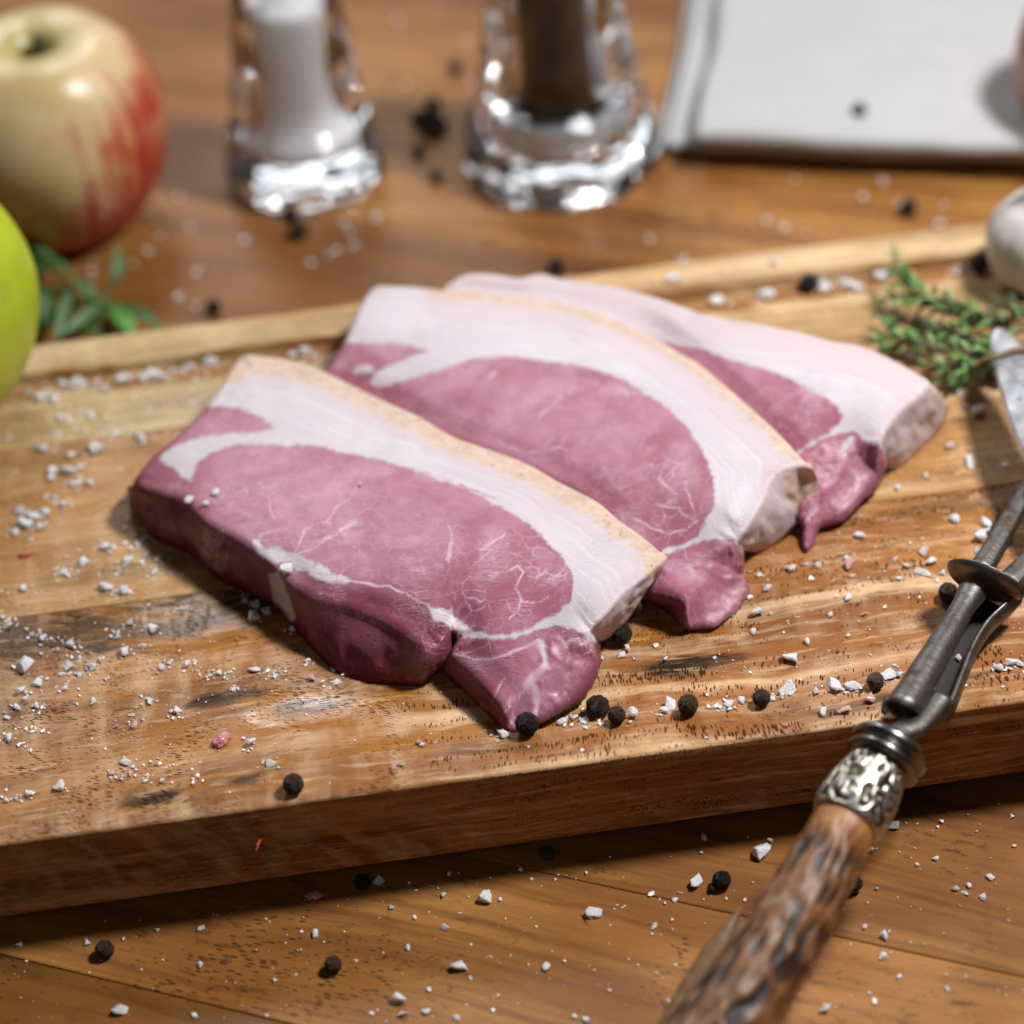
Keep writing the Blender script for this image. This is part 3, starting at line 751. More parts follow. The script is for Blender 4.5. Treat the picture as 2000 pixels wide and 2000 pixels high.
rl1 = pts(c4, (600, 260), (640, 222), (700, 206), (800, 214), (900, 230), (1000, 258), (1100, 304), (1200, 354), (1300, 404), (1400, 450), (1500, 495), (1600, 555), (1700, 605), (1800, 640), (1932, 685)) + pts(c5, (600, 494), (700, 554), (800, 604), (900, 660), (1000, 745), (1100, 815), (1175, 876), (1216, 925), (1206, 970))
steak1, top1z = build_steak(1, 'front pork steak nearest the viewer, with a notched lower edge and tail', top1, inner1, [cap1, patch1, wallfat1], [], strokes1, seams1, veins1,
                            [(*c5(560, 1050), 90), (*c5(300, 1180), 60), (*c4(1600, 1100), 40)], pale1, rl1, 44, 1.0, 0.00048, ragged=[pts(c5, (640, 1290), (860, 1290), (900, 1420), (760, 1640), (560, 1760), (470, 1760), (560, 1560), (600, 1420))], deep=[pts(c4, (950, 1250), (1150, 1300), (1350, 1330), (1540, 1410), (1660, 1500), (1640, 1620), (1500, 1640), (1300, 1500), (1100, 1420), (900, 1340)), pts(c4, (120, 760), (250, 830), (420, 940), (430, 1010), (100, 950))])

# middle steak
edge1A = [(100, 545), (200, 590), (300, 640), (400, 690), (500, 740), (600, 790), (700, 820), (800, 860), (900, 900), (1000, 940), (1100, 985), (1300, 1100), (1500, 1270), (1640, 1370)]
top2 = E(cA, [(310, 135, 19), (400, 128, 19.5), (500, 130, 20), (620, 143, 20), (740, 152, 20), (900, 165, 20), (1050, 180, 20), (1200, 205, 20), (1350, 245, 20), (1450, 280, 20), (1600, 345, 20, 2), (1750, 430, 20, 4), (1850, 490, 20, 6), (1932, 555, 20, 7)]) \
    + E(cB, [(560, 620, 20, 8), (650, 700, 20, 9), (750, 790, 20, 10), (830, 870, 20, 11), (895, 942, 20, 11), (940, 995, 20, 968, 1070, 11), (860, 992, 20, 950, 1140, 8), (785, 1015, 20, 905, 1215, 5), (737, 1065, 19.5, 850, 1275, 3), (715, 1125, 19, 790, 1335, 1), (670, 1205, 18.5, 722, 1382, 0), (620, 1285, 17, 662, 1400, 0), (575, 1340, 15, 615, 1402, 0),
             (580, 1385, 13, 604, 1425, 1), (598, 1425, 11, 606, 1470, 1), (585, 1475, 8, 605, 1508, 0), (632, 1532, 4, 642, 1556, 0), (622, 1590, 3, 624, 1608, 0), (540, 1680, 3, 542, 1698, 0), (470, 1733, 3, 472, 1748, 0), (400, 1738, 3, 402, 1752, 0), (360, 1742, 3, 355, 1762, 0), (335, 1680, 8, 300, 1728, 0), (312, 1612, 11, 230, 1672, 0), (240, 1588, 11, 180, 1642, 0), (158, 1562, 11, 128, 1615, 0),
             (140, 1500, 11), (160, 1470, 11)]) \
    + E(cA, [(x, y + 48, 12.5) for x, y in edge1A[::-1]]) + E(cA, [(70, 560, 13), (88, 515, 14), (120, 455, 15.5), (160, 400, 17), (195, 330, 18), (240, 220, 18.5)])
inner2 = [(*cA(500, 300), 19.5), (*cA(1000, 350), 19.5), (*cA(900, 650), 17.5), (*cA(1300, 800), 17.5), (*cA(1600, 900), 18), (*cA(1400, 1050), 15.5), (*cB(300, 1000), 18), (*cB(550, 1000), 19.5), (*cB(250, 1250), 15), (*cB(420, 1300), 16.5), (*cB(450, 1400), 12.5), (*cB(300, 1480), 12), (*cB(420, 1560), 9), (*cB(550, 1560), 5), (*cB(470, 1650), 5.5), (*cA(600, 700), 16), (*cA(300, 560), 15.5)]
eyeL2 = pts(cA, (60, 400), (150, 402), (300, 415), (400, 405), (480, 415), (560, 445), (480, 475), (400, 510), (330, 540), (298, 600), (330, 625), (362, 622), (500, 580), (640, 530), (760, 490), (880, 475), (980, 475), (1080, 490), (1250, 510), (1370, 540), (1480, 580), (1600, 650), (1700, 720), (1790, 800), (1850, 900), (1890, 980), (1920, 1080), (1920, 1170), (1880, 1250), (1845, 1325), (1780, 1362), (1720, 1385))
cap2 = eyeL2 + pts(cB, (300, 1382), (400, 1352), (470, 1340), (560, 1338), (610, 1410), (720, 1430), (1020, 1120), (1010, 1000), (720, 680), (483, 500)) + pts(cA, (1750, 380), (1450, 230), (1000, 120), (600, 90), (260, 90), (150, 200), (60, 400))
strokes2 = [(pts(cB, (235, 1397), (300, 1375), (390, 1340)), 4), (pts(cA, (240, 540), (300, 535)), 6), (pts(cB, (150, 1575), (240, 1592), (320, 1615)), 1.2)]
pale2 = [pts(cB, (440, 1330), (560, 1340), (600, 1440), (540, 1480), (460, 1440)), pts(cB, (600, 1490), (650, 1530), (630, 1610), (480, 1740), (400, 1745), (470, 1640), (550, 1560))]
seams2 = [(pts(cA, (540, 200), (800, 220), (1000, 225), (1200, 250), (1400, 300), (1600, 380)), 4.0), (pts(cA, (1100, 380), (1350, 430), (1600, 530), (1800, 680)), 2.2), (pts(cA, (150, 345), (300, 350)), 2), (pts(cB, (380, 720), (470, 830), (560, 940), (640, 1030)), 2.2)]
veins2 = [(pts(cA, (1090, 770), (1140, 710), (1200, 660)), 1.8), (pts(cA, (860, 580), (890, 545)), 1.8), (pts(cB, (100, 1240), (180, 1280), (260, 1310), (330, 1290), (390, 1250)), 2.2), (pts(cB, (200, 1170), (300, 1190), (370, 1240)), 1.8), (pts(cB, (230, 990), (215, 1060), (280, 1110)), 1.5), (pts(cB, (330, 1060), (360, 1150), (380, 1230)), 1.6), (pts(cA, (900, 880), (1050, 930), (1200, 900)), 1.2)]
rl2 = pts(cA, (620, 138), (740, 147), (900, 160), (1050, 175), (1200, 200), (1350, 240), (1450, 275), (1600, 340), (1750, 425), (1850, 485), (1932, 550)) + pts(cB, (560, 615), (650, 695), (750, 785), (830, 865), (900, 940), (955, 1000), (965, 1080), (930, 1150), (880, 1150), (850, 1060))
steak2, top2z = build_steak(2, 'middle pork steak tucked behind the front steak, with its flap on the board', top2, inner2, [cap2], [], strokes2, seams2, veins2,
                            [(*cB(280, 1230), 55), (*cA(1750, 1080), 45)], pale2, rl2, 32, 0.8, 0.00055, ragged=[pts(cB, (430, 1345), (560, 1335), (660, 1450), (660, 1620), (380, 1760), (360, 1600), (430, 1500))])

# rear steak
edge2B = [(483, 555), (560, 620), (650, 700), (750, 790), (830, 870), (900, 950)]
top3 = E(cA, [(630, 152, 18.5), (680, 102, 19), (740, 74, 19.5), (800, 66, 20), (900, 72, 20), (1000, 88, 20), (1060, 74, 20), (1120, 70, 20), (1180, 88, 20), (1250, 100, 20), (1450, 130, 20)]) \
    + E(cB, [(100, 155, 20), (200, 180, 20), (300, 215, 20), (400, 250, 20), (500, 275, 20), (600, 290, 20), (700, 305, 20), (800, 330, 20), (900, 350, 20), (1050, 390, 20), (1150, 405, 20), (1250, 440, 20), (1350, 490, 20), (1440, 542, 20),
             (1490, 592, 20, 1562, 700, 8), (1470, 625, 20, 1560, 780, 3), (1420, 675, 20, 1510, 855, 0), (1360, 720, 20, 1430, 930, 0), (1310, 775, 19.5, 1350, 998, 0), (1272, 835, 18.5, 1305, 1010, 0), (1255, 890, 16, 1287, 1005, 0),
             (1275, 935, 12.5, 1284, 1010, 0), (1276, 990, 8, 1280, 1030, 0), (1215, 1070, 7, 1222, 1098, 0), (1130, 1165, 6, 1133, 1195, 0), (1060, 1225, 5, 1060, 1250, 0), (968, 1262, 4, 962, 1290, 0), (932, 1350, 2.5, 927, 1377, 0), (900, 1375, 2.2, 896, 1392, 0), (884, 1310, 4, 878, 1332, 0), (886, 1240, 6, 870, 1270, 0), (850, 1180, 9), (880, 1090, 11), (850, 1000, 12), (760, 905, 13), (620, 770, 14), (480, 650, 14.5), (330, 510, 15), (150, 380, 16)]) \
    + E(cA, [(1450, 330, 17), (1200, 250, 18), (1000, 215, 18), (800, 195, 18), (690, 180, 18)])
inner3 = [(*cB(300, 300), 20), (*cB(700, 430), 20), (*cB(600, 600), 18), (*cB(900, 720), 18), (*cB(1100, 600), 20), (*cB(800, 850), 16), (*cB(1200, 720), 20), (*cB(1050, 920), 13.5), (*cB(1150, 900), 14), (*cB(1050, 1080), 9.5), (*cB(980, 1150), 7.5), (*cB(1180, 1000), 10)]
whole3 = [(1000, 450), (2000, 450), (2000, 1200), (1000, 1200)]
whole3 = [(800, 450), (2000, 450), (2000, 1200), (800, 1200)]
eye3 = pts(cB, (260, 405), (300, 420), (420, 440), (550, 490), (700, 530), (850, 590), (950, 650), (1040, 700), (1075, 750), (1060, 790), (1000, 838), (900, 893), (830, 960), (600, 850), (300, 560), (180, 420))
tail3 = pts(cB, (885, 918), (1000, 855), (1130, 825), (1200, 880), (1275, 925), (1288, 960), (1290, 1060), (1150, 1250), (900, 1430), (820, 1250), (840, 1000))
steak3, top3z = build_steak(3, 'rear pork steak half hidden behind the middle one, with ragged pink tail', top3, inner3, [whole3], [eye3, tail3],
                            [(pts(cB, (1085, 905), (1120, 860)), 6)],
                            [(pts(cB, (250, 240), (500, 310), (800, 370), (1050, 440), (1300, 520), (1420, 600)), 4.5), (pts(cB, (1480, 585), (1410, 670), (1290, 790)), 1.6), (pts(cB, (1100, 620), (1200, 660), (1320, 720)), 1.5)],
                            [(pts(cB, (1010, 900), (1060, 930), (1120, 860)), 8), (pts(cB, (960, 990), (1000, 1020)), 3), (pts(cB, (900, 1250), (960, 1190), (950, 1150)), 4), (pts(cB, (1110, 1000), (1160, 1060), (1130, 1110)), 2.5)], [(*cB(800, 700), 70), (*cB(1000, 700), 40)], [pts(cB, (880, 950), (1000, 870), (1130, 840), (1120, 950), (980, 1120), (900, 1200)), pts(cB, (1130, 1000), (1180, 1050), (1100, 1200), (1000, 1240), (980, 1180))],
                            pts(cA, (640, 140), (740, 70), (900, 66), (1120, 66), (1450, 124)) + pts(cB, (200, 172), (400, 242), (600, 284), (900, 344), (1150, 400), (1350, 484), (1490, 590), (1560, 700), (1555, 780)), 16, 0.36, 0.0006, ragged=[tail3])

# ------------------------------------------------------------------ salt crystals
k = NT('rock_salt')
P = k.co(); k.set('Base Color', (0.985, 0.975, 0.99)); k.set('Roughness', 0.30); k.b.subsurface_method = 'RANDOM_WALK'
k.set('Subsurface Weight', 1.0); k.set('Subsurface Radius', (1, 1, 1)); k.set('Subsurface Scale', 0.0006); k.set('Specular IOR Level', 0.4)
k.bump(k.noise(P, 9, 4, 0.65), 0.08, 0.7); m_salt = k.m
k = NT('pink_salt')
P = k.co(); k.set('Base Color', (0.72, 0.40, 0.36)); k.set('Roughness', 0.25); k.set('Transmission Weight', 0.3); m_pink = k.m


def crystal(seed, mat, flat=1.0):
    rg = random.Random(seed); bm = bmesh.new()
    sx, sy, sz = 1.0, rg.uniform(0.6, 0.95), rg.uniform(0.35, 0.6) * flat
    for _ in range(rg.choice((9, 11, 13, 16))):
        v = Vector((rg.uniform(-1, 1), rg.uniform(-1, 1), rg.uniform(-1, 1)))
        v = v / max(abs(v.x), abs(v.y), abs(v.z)) * rg.uniform(0.75, 1.0) if rg.random() < 0.55 else v.normalized()
        bm.verts.new((v.x * sx * .5, v.y * sy * .5, v.z * sz * .5))
    if seed % 3 == 0:      # twinned grain
        for _ in range(6):
            v = Vector((rg.uniform(-1, 1), rg.uniform(-1, 1), rg.uniform(-1, 1))).normalized()
            bm.verts.new((v.x * .28 + .3, v.y * .28 + .2, v.z * .2))
    r = bmesh.ops.convex_hull(bm, input=bm.verts)
    bmesh.ops.delete(bm, geom=[v for v in bm.verts if not v.link_faces], context='VERTS')
    if seed % 3 != 0:
        bmesh.ops.bevel(bm, geom=list(bm.edges), offset=0.035, segments=1, affect='EDGES')
    bmesh.ops.triangulate(bm, faces=bm.faces)
    bmesh.ops.subdivide_edges(bm, edges=[e for e in bm.edges if e.calc_length() > 0.16], cuts=1, use_grid_fill=True)
    for v in bm.verts:
        q = v.co * 3.1 + Vector((seed * 3.3, 0, 0))
        v.co *= 1 + 0.20 * noise.noise(q) + 0.10 * noise.noise(q * 2.7)
    zmin = min(v.co.z for v in bm.verts)
    for v in bm.verts: v.co.z -= zmin
    me = bpy.data.meshes.new('salt_crystal'); bm.to_mesh(me); bm.free(); me.materials.append(mat)
    return me


CR = [crystal(i, m_salt) for i in range(14)]; CRP = [crystal(40 + i, m_pink) for i in range(4)]
ZONES = {
    'TL': ('white salt crystal on the front table below the board left', 'salt crystals on the front table at the left'),
    'TM': ('white salt crystal on middle front table left of horn handle', 'salt crystals on the front table in the middle'),
    'TR': ('white salt crystal on the table right of the horn handle', 'salt crystals on the front table right of the fork'),
    'BF': ('salt crystal on board between front steak and near rim', 'salt crystals on the board in front of the steak'),
    'BD': ('white salt crystal on the dark walnut streak at the board left', 'salt crystals on the dark streak'),
    'BU': ('white salt crystal on the pale wood left of the front steak', 'salt crystals on the board left of the steak'),
    'BR': ('white salt crystal on board between steaks and fork', 'salt crystals on the board right of the steaks'),
    'RI': ('white salt crystal along the inner step of near rim', 'salt crystals along the near rim step'),
    'RT': ('small salt crystal on top of the near rim', 'salt crystals on the near rim'),
    'BL': ('white salt crystal heaped along the far rim beside the green apple', 'salt crystals by the green apple'),
    'BB': ('white salt crystal along the far rim behind the rear steak', 'salt crystals behind the rear steak'),
    'TB': ('blurred salt crystal between striped apple, salt shaker and board', 'salt crystals on the table behind the board at the left'),
    'TC': ('blurred salt crystal on table before the glass shakers', 'salt crystals in front of the shakers'),
    'TD': ('blurred salt crystal on the table in front of the folded napkin', 'salt crystals in front of the napkin'),
    'TF': ('blurred salt crystal on the table between the two glass shakers', 'salt crystals between the shakers'),
    'ME': ('salt crystal sitting on the front pork steak', 'salt crystals on the meat'),
    'TH': ('white salt crystal caught in the thyme', 'salt crystals in the thyme'),
}
c7 = crop(0, 1200, 2.415); c8 = crop(700, 1500, 2.76); cF = crop(1240, 1380, 3.116); cG = crop(1500, 900, 1.756)
c0 = crop(0, 400, 3.865); c1 = crop(0, 0, 2.415); c3 = crop(1200, 0, 2.415); c2 = crop(400, 0, 2.147); cK = crop(1640, 380, 3.116)
SALT = []
def sl(zone, fn, sc, rows):
    for rw in rows:
        px, py = fn(rw[0], rw[1]); SALT.append([zone, px, py, rw[2] / sc, rw[3] if len(rw) > 3 else None])
sl('TL', c7, 2.415, [(495, 1447, 20), (745, 1490, 32), (948, 1480, 36), (92, 1557, 42), (412, 1550, 46), (580, 1535, 24), (645, 1522, 10), (1025, 1422, 14), (1085, 1410, 10), (1255, 1440, 16), (1425, 1500, 22), (1490, 1510, 48), (1345, 1553, 13), (1420, 1582, 11), (770, 1633, 15), (665, 1680, 18), (940, 1658, 40), (1297, 1727, 26), (1395, 1703, 15), (1065, 1735, 13), (570, 1880, 75, 'largest elongated salt flake on the table at the bottom left'), (920, 1895, 28), (1255, 1900, 24), (660, 1444, 8), (1640, 1345, 10), (1680, 1635, 15), (155, 1830, 9), (1530, 1545, 12), (1595, 1375, 9)])
sl('TM', c8, 2.76, [(118, 615, 82, 'big jagged salt crystal at the shadow line below the board'), (490, 575, 32), (540, 570, 18), (275, 620, 20), (310, 662, 18), (395, 640, 15), (428, 650, 16), (455, 692, 42), (178, 762, 46), (300, 810, 30), (468, 868, 52), (547, 783, 24), (692, 715, 100, 'largest blocky salt crystal on the table, below the middle of the board'), (764, 710, 28), (268, 972, 32), (540, 1078, 90, 'roundish lumpy salt crystal on the middle front table'), (600, 1132, 38), (380, 1195, 30), (362, 1322, 58), (220, 1255, 84), (235, 1340, 74), (75, 1325, 28), (530, 1355, 46), (1018, 1082, 60), (918, 1062, 20), (712, 1018, 16), (750, 1230, 20), (875, 550, 32), (930, 600, 24), (1058, 603, 20), (1120, 580, 14), (1232, 568, 22), (1680, 480, 12), (1850, 460, 22), (1862, 380, 46), (1812, 625, 84, 'hexagonal salt crystal on the table beside a peppercorn, left of the horn handle'), (1578, 683, 34), (1622, 708, 16), (1708, 713, 38), (1655, 733, 18), (1392, 742, 16), (1428, 750, 30), (1270, 795, 108, 'long pointed salt shard on the table'), (1595, 858, 56), (1582, 900, 22), (1690, 822, 20), (1710, 1065, 20), (1605, 1113, 25), (1352, 1200, 22), (1235, 1360, 52), (1165, 1345, 34), (1672, 1250, 22), (1110, 1040, 18), (958, 858, 18), (725, 1310, 22)])
sl('TM', cF, 3.116, [(775, 900, 122, 'large salt flake on the table touching the left of the horn handle'), (825, 815, 38), (670, 1183, 26)])
sl('TR', cF, 3.116, [(1570, 727, 84), (1652, 710, 16), (1717, 715, 16), (1868, 705, 32), (1843, 737, 26), (1907, 645, 16), (1440, 890, 50), (1470, 868, 16), (1702, 865, 14), (1830, 930, 48), (1718, 963, 28), (1735, 990, 16), (1610, 888, 14), (1468, 1110, 32), (1415, 1195, 16), (1400, 1348, 46), (1510, 1405, 84), (1550, 1375, 30), (1505, 1520, 66), (1055, 1620, 58), (1093, 1560, 38), (1150, 1850, 95, 'largest salt crystal on the table right of the handle, at the bottom edge'), (1608, 1650, 36), (1430, 1750, 30), (1455, 1800, 36), (1900, 1720, 42), (1893, 1635, 26), (1680, 1435, 18), (1160, 1390, 34), (1195, 1385, 24), (1003, 1690, 24)])
sl('TR', cG, 1.756, [(640, 1468, 34), (675, 1485, 32), (735, 1497, 26), (692, 1460, 22), (575, 1368, 26), (845, 1322, 14), (838, 1220, 18), (715, 1272, 10), (765, 1430, 30)])
sl('BD', c7, 2.415, [(15, 20, 36), (40, 60, 36), (155, 95, 34), (200, 115, 36), (195, 190, 22), (340, 150, 54), (365, 180, 16), (120, 255, 96, 'largest white salt clump on the dark streak at the board left edge'), (60, 250, 28), (330, 245, 70), (375, 285, 38), (290, 285, 30), (435, 245, 46), (395, 215, 12), (485, 212, 22), (555, 97, 50), (590, 185, 62), (725, 70, 50), (620, 45, 52), (680, 148, 34)])
sl('BF', c7, 2.415, [(180, 330, 48), (95, 368, 54), (120, 400, 40), (75, 447, 54), (172, 438, 40), (35, 490, 34), (305, 350, 36), (500, 308, 22), (40, 590, 58), (155, 555, 26), (105, 610, 14), (435, 415, 40), (705, 412, 58, 'upright white salt crystal on the front left board, beside an orange stain'), (620, 480, 36), (640, 525, 44, 'p'), (765, 250, 38), (805, 220, 30), (885, 245, 36), (918, 237, 24), (985, 290, 38), (1035, 282, 30), (1195, 265, 46), (1300, 290, 46), (1450, 218, 28), (1470, 310, 48), (1590, 322, 40), (1575, 268, 22), (1105, 355, 30), (830, 462, 40), (1180, 612, 56), (597, 700, 48), (750, 710, 26), (280, 820, 70, 'blocky white salt crystal just behind the near rim at the left'), (685, 790, 24), (530, 760, 40, 'p'), (615, 755, 46, 'p'), (545, 530, 30, 'p'), (1380, 75, 28)])
sl('RI', c7, 2.415, [(1275, 710, 50), (140, 855, 50), (75, 870, 30), (30, 880, 36), (770, 788, 32), (930, 765, 24)])
sl('RT', c7, 2.415, [(1890, 712, 42), (1855, 735, 46, 'p'), (405, 1030, 44, 'p'), (910, 800, 24, 'p'), (1085, 840, 14), (1120, 865, 14)])
sl('BU', c4, 2.415, [(470, 440, 32), (180, 620, 44), (60, 590, 28), (85, 770, 22), (100, 905, 24), (25, 1145, 58), (165, 1120, 40), (205, 1175, 26), (120, 1200, 44), (75, 1240, 28), (245, 1250, 34), (265, 1195, 18), (200, 1050, 28), (205, 1090, 28), (15, 1335, 60), (105, 1340, 62), (715, 1410, 54), (715, 1470, 62), (775, 1440, 44), (670, 1380, 36), (670, 1310, 28), (375, 1425, 30)])
sl('BU', c0, 3.865, [(480, 1630, 70), (690, 1590, 66), (420, 1730, 72), (55, 1780, 46), (325, 1850, 74), (720, 1845, 120), (530, 1900, 66), (1055, 1770, 70), (880, 1710, 36)])
sl('BU', lambda x, y: (x * 1.0352, y * 1.0352), 0.966, [(40, 965, 26), (62, 975, 30), (85, 970, 24), (50, 990, 30), (75, 995, 24), (100, 890, 26), (125, 893, 30), (95, 905, 22), (150, 885, 18), (140, 915, 16), (180, 850, 26), (165, 912, 18), (120, 955, 18), (30, 1005, 18), (105, 940, 12), (45, 1112, 16), (125, 1085, 18), (155, 1062, 22), (120, 1080, 14), (235, 1115, 18), (195, 1035, 26), (235, 985, 12)])
sl('BL', c0, 3.865, [(930, 1330, 120), (1100, 1310, 100), (1180, 1290, 90), (1140, 1265, 80), (1310, 1260, 80), (1440, 1220, 64), (470, 1350, 80), (550, 1365, 100), (620, 1360, 90), (580, 1320, 70), (700, 1340, 60), (790, 1385, 66), (350, 1440, 90), (300, 1480, 80), (400, 1480, 80), (220, 1420, 60), (520, 1400, 50), (1240, 1310, 60)])
sl('BL', c4, 2.415, [(515, 265, 76, 'largest salt clump by the far rim, next to the tip of the front steak'), (400, 285, 40), (950, 215, 60), (900, 230, 50), (990, 230, 40)])
sl('BR', cB, 2.415, [(1155, 1325, 54), (1605, 1250, 54), (1750, 1270, 58), (1720, 1340, 84, 'largest salt flake beside the fork shank near a dark peppercorn'), (1755, 1310, 50), (1718, 1400, 46), (1465, 1405, 64), (1330, 1440, 44), (1375, 1465, 42), (1490, 1448, 54), (1455, 1500, 82, 'oblong ribbed salt crystal left of the fork guard'), (1555, 1500, 42), (1523, 1533, 22), (1343, 1527, 28), (1395, 1355, 16), (1455, 1335, 16), (1460, 1360, 11), (1097, 1428, 36), (1095, 1470, 70, 'p'), (1120, 1515, 34, 'p'), (905, 1455, 24), (957, 1463, 42), (832, 1483, 54), (930, 1528, 26), (678, 1510, 42), (712, 1572, 58), (1095, 1618, 60), (1045, 1608, 18), (1440, 1612, 20), (1275, 1660, 26), (1020, 1700, 42), (1178, 1698, 46), (1470, 1640, 12), (740, 1690, 32), (675, 1690, 60), (547, 1695, 44), (655, 1777, 38), (1100, 1795, 32), (800, 1780, 16), (905, 1825, 48), (835, 1905, 76), (240, 1905, 26), (95, 1905, 18), (195, 1840, 20), (475, 1895, 18), (1680, 975, 92), (1580, 905, 60), (1465, 1045, 42), (1335, 1097, 42), (1715, 745, 90), (1620, 645, 42), (1660, 710, 30), (1845, 990, 24), (1270, 1487, 16), (1180, 1440, 14), (1285, 1327, 12), (1450, 1590, 12), (650, 1610, 12), (60, 1860, 40), (30, 1885, 44)])
sl('BR', c5, 2.415, [(1605, 1485, 18), (1440, 1415, 20), (1160, 1360, 24), (1205, 1420, 22), (905, 1420, 34), (1605, 1130, 26), (1060, 1420, 22)])
sl('RI', c5, 2.415, [(720, 1720, 54), (780, 1700, 46), (820, 1715, 46), (1050, 1685, 66), (1020, 1690, 46), (890, 1700, 36), (1230, 1650, 72), (1200, 1665, 46), (1430, 1645, 36), (1510, 1635, 46), (1565, 1618, 46), (1775, 1580, 92), (1710, 1605, 36), (1920, 1575, 50), (640, 1690, 56), (440, 1775, 56), (490, 1745, 40), (50, 1815, 46, 'p'), (125, 1812, 42, 'p'), (1480, 1650, 30), (1405, 1590, 18)])
sl('RI', crop(1600, 900, 3.22), 3.22, [(90, 1430, 100), (210, 1430, 90), (440, 1370, 110), (390, 1360, 70), (500, 1350, 60), (1130, 1310, 80), (1210, 1280, 70), (1260, 1290, 70), (130, 1440, 60)])
sl('RT', crop(1600, 900, 3.22), 3.22, [(325, 1500, 90), (160, 1575, 80), (30, 1590, 70), (920, 1420, 30), (1155, 1425, 26)])
sl('RT', c5, 2.415, [(560, 1833, 18), (815, 1850, 24), (1400, 1790, 16)])
sl('BB', cB, 2.415, [(485, 220, 76), (735, 195, 80), (700, 200, 60), (990, 140, 76), (1000, 170, 60), (1100, 150, 70), (1150, 150, 76), (1250, 110, 80), (1290, 100, 66), (1650, 55, 60), (1610, 80, 50), (280, 110, 60), (325, 25, 46), (760, 35, 50)])
sl('TH', cK, 3.116, [(770, 780, 100), (840, 760, 80), (440, 985, 90)])
sl('TB', c0, 3.865, [(1215, 245, 62), (1120, 355, 66), (1430, 160, 58), (1490, 510, 80), (1350, 705, 72), (1475, 785, 66), (700, 510, 56), (700, 430, 40), (690, 570, 40), (1180, 120, 40)])
sl('TB', c1, 2.415, [(840, 930, 32), (985, 1275, 36), (630, 1250, 36), (690, 1000, 30)])
sl('TC', c1, 2.415, [(1150, 1140, 42), (1465, 1240, 48), (1590, 1190, 50), (1675, 1165, 42), (1620, 1060, 42), (1780, 1030, 36), (1565, 965, 30), (1550, 1210, 36), (1650, 1100, 34)])
sl('TC', c2, 2.147, [(1220, 900, 44), (720, 915, 38)])
sl('TF', c2, 2.147, [(810, 90, 34), (1095, 180, 36), (845, 360, 26), (1120, 350, 30)])
sl('TD', c3, 2.415, [(1170, 935, 46), (1270, 860, 40), (705, 1055, 44), (805, 1085, 46), (160, 1135, 40), (1560, 975, 38), (1535, 1060, 46), (850, 855, 34), (900, 1110, 26), (1340, 975, 40)])
SALT.sort(key=lambda r: -r[3] * pxm(r[1], r[2]))
rs = random.Random(11)
dust = []
def put_crystal(zone, px, py, sz, lab, P=None, rotx=0.0):
    P = P or surf(px, py)
    pink = lab == 'p' or (zone in ('BF', 'RT') and rs.random() < 0.12)
    me = rs.choice(CRP if pink else CR)
    o = link('salt_crystal', me, None, None, P, (rs.uniform(-.25, .25) + rotx, rs.uniform(-.25, .25), rs.uniform(0, 6.28)))
    s = max(sz * pxm(px, py) * 1.06, 0.0009)
    o.scale = (s, s, s * rs.uniform(0.8, 1.25)); o.location.z -= 0.00004
    l, g_ = ZONES[zone]
    if lab and lab != 'p': tag(o, lab, 'salt')
    elif lab == 'p':
        tag(o, {'BF': 'pink tinged wet salt grain on the board front left', 'RT': 'pink salt grain on top of the near rim', 'RI': 'pink salt grain behind the near rim below the steak tip', 'BR': 'pinkish salt flake on the board between rear steak and fork'}[zone], 'salt', 'pink salt grains ' + zone.lower().replace('bf', 'on the board').replace('rt', 'on the rim').replace('ri', 'by the rim').replace('br', 'by the fork'))
    else: tag(o, l, 'salt', g_)
    return o
for i, (zone, px, py, sz, lab) in enumerate(SALT):
    if i < 292: put_crystal(zone, px, py, sz, lab)
    else: dust.append((surf(px, py), max(sz * pxm(px, py) * 1.18, 0.0007)))
# on the front steak
for x, y, s_, lift in [(410, 920, 54, 0), (865, 1255, 70, 0), (540, 880, 40, 0), (1215, 838, 18, 0), (490, 930, 30, 0)]:
    px, py = c4(x, y); put_crystal('ME', px, py, s_ / 2.415, None, top1z(px, py) + Vector((0, 0, 0.0003)))
for x, y, s_, h in [(1165, 1530, 40, 7.0), (1195, 1648, 32, 3.6), (900, 1520, 28, 1.5)]:
    px, py = c4(x, y); put_crystal('ME', px, py, s_ / 2.415, 'salt grain stuck to the dark red side of the front steak' if s_ == 40 else None, at(px, py, ZB + h / 1000) , 0.8)
# dust: grains nobody would count
rd = random.Random(5)
def dust_zone(n, x0, x1, y0, y1, cond=None, s0=0.0003, s1=0.0008):
    for _ in range(n):
        px, py = rd.uniform(x0, x1), rd.uniform(y0, y1)
        if cond and not cond(px, py): continue
        dust.append((surf(px, py), rd.uniform(s0, s1) * rd.uniform(.7, 1.2)))
below = lambda px, py: py > 1830 - 0.1375 * px
dust_zone(380, 0, 2000, 1560, 2000, below)
dust_zone(240, 0, 420, 850, 1500)
dust_zone(60, 300, 1000, 1330, 1500, lambda px, py: py < 1560 - .137 * px)
dust_zone(240, 1380, 2000, 1000, 1350, lambda px, py: py < 1560 - .137 * px)
dust_zone(60, 0, 1900, 1280, 1640, lambda px, py: 1572 - .137 * px < py < 1640 - .137 * px)
dust_zone(110, 20, 420, 700, 860, None, 0.0005, 0.0013)
dust_zone(40, 300, 1900, 380, 560, None, 0.0004, 0.001)
for zone, px, py, sz, lab in SALT:
    if zone in ('BL', 'BU', 'RI', 'BB', 'BD', 'BF') and rd.random() < 0.8:
        for _ in range(rd.randint(4, 9)):
            dust.append((surf(px + rd.gauss(0, 14), py + rd.gauss(0, 7)), rd.uniform(0.0005, 0.0014)))
vs, fs = [], []
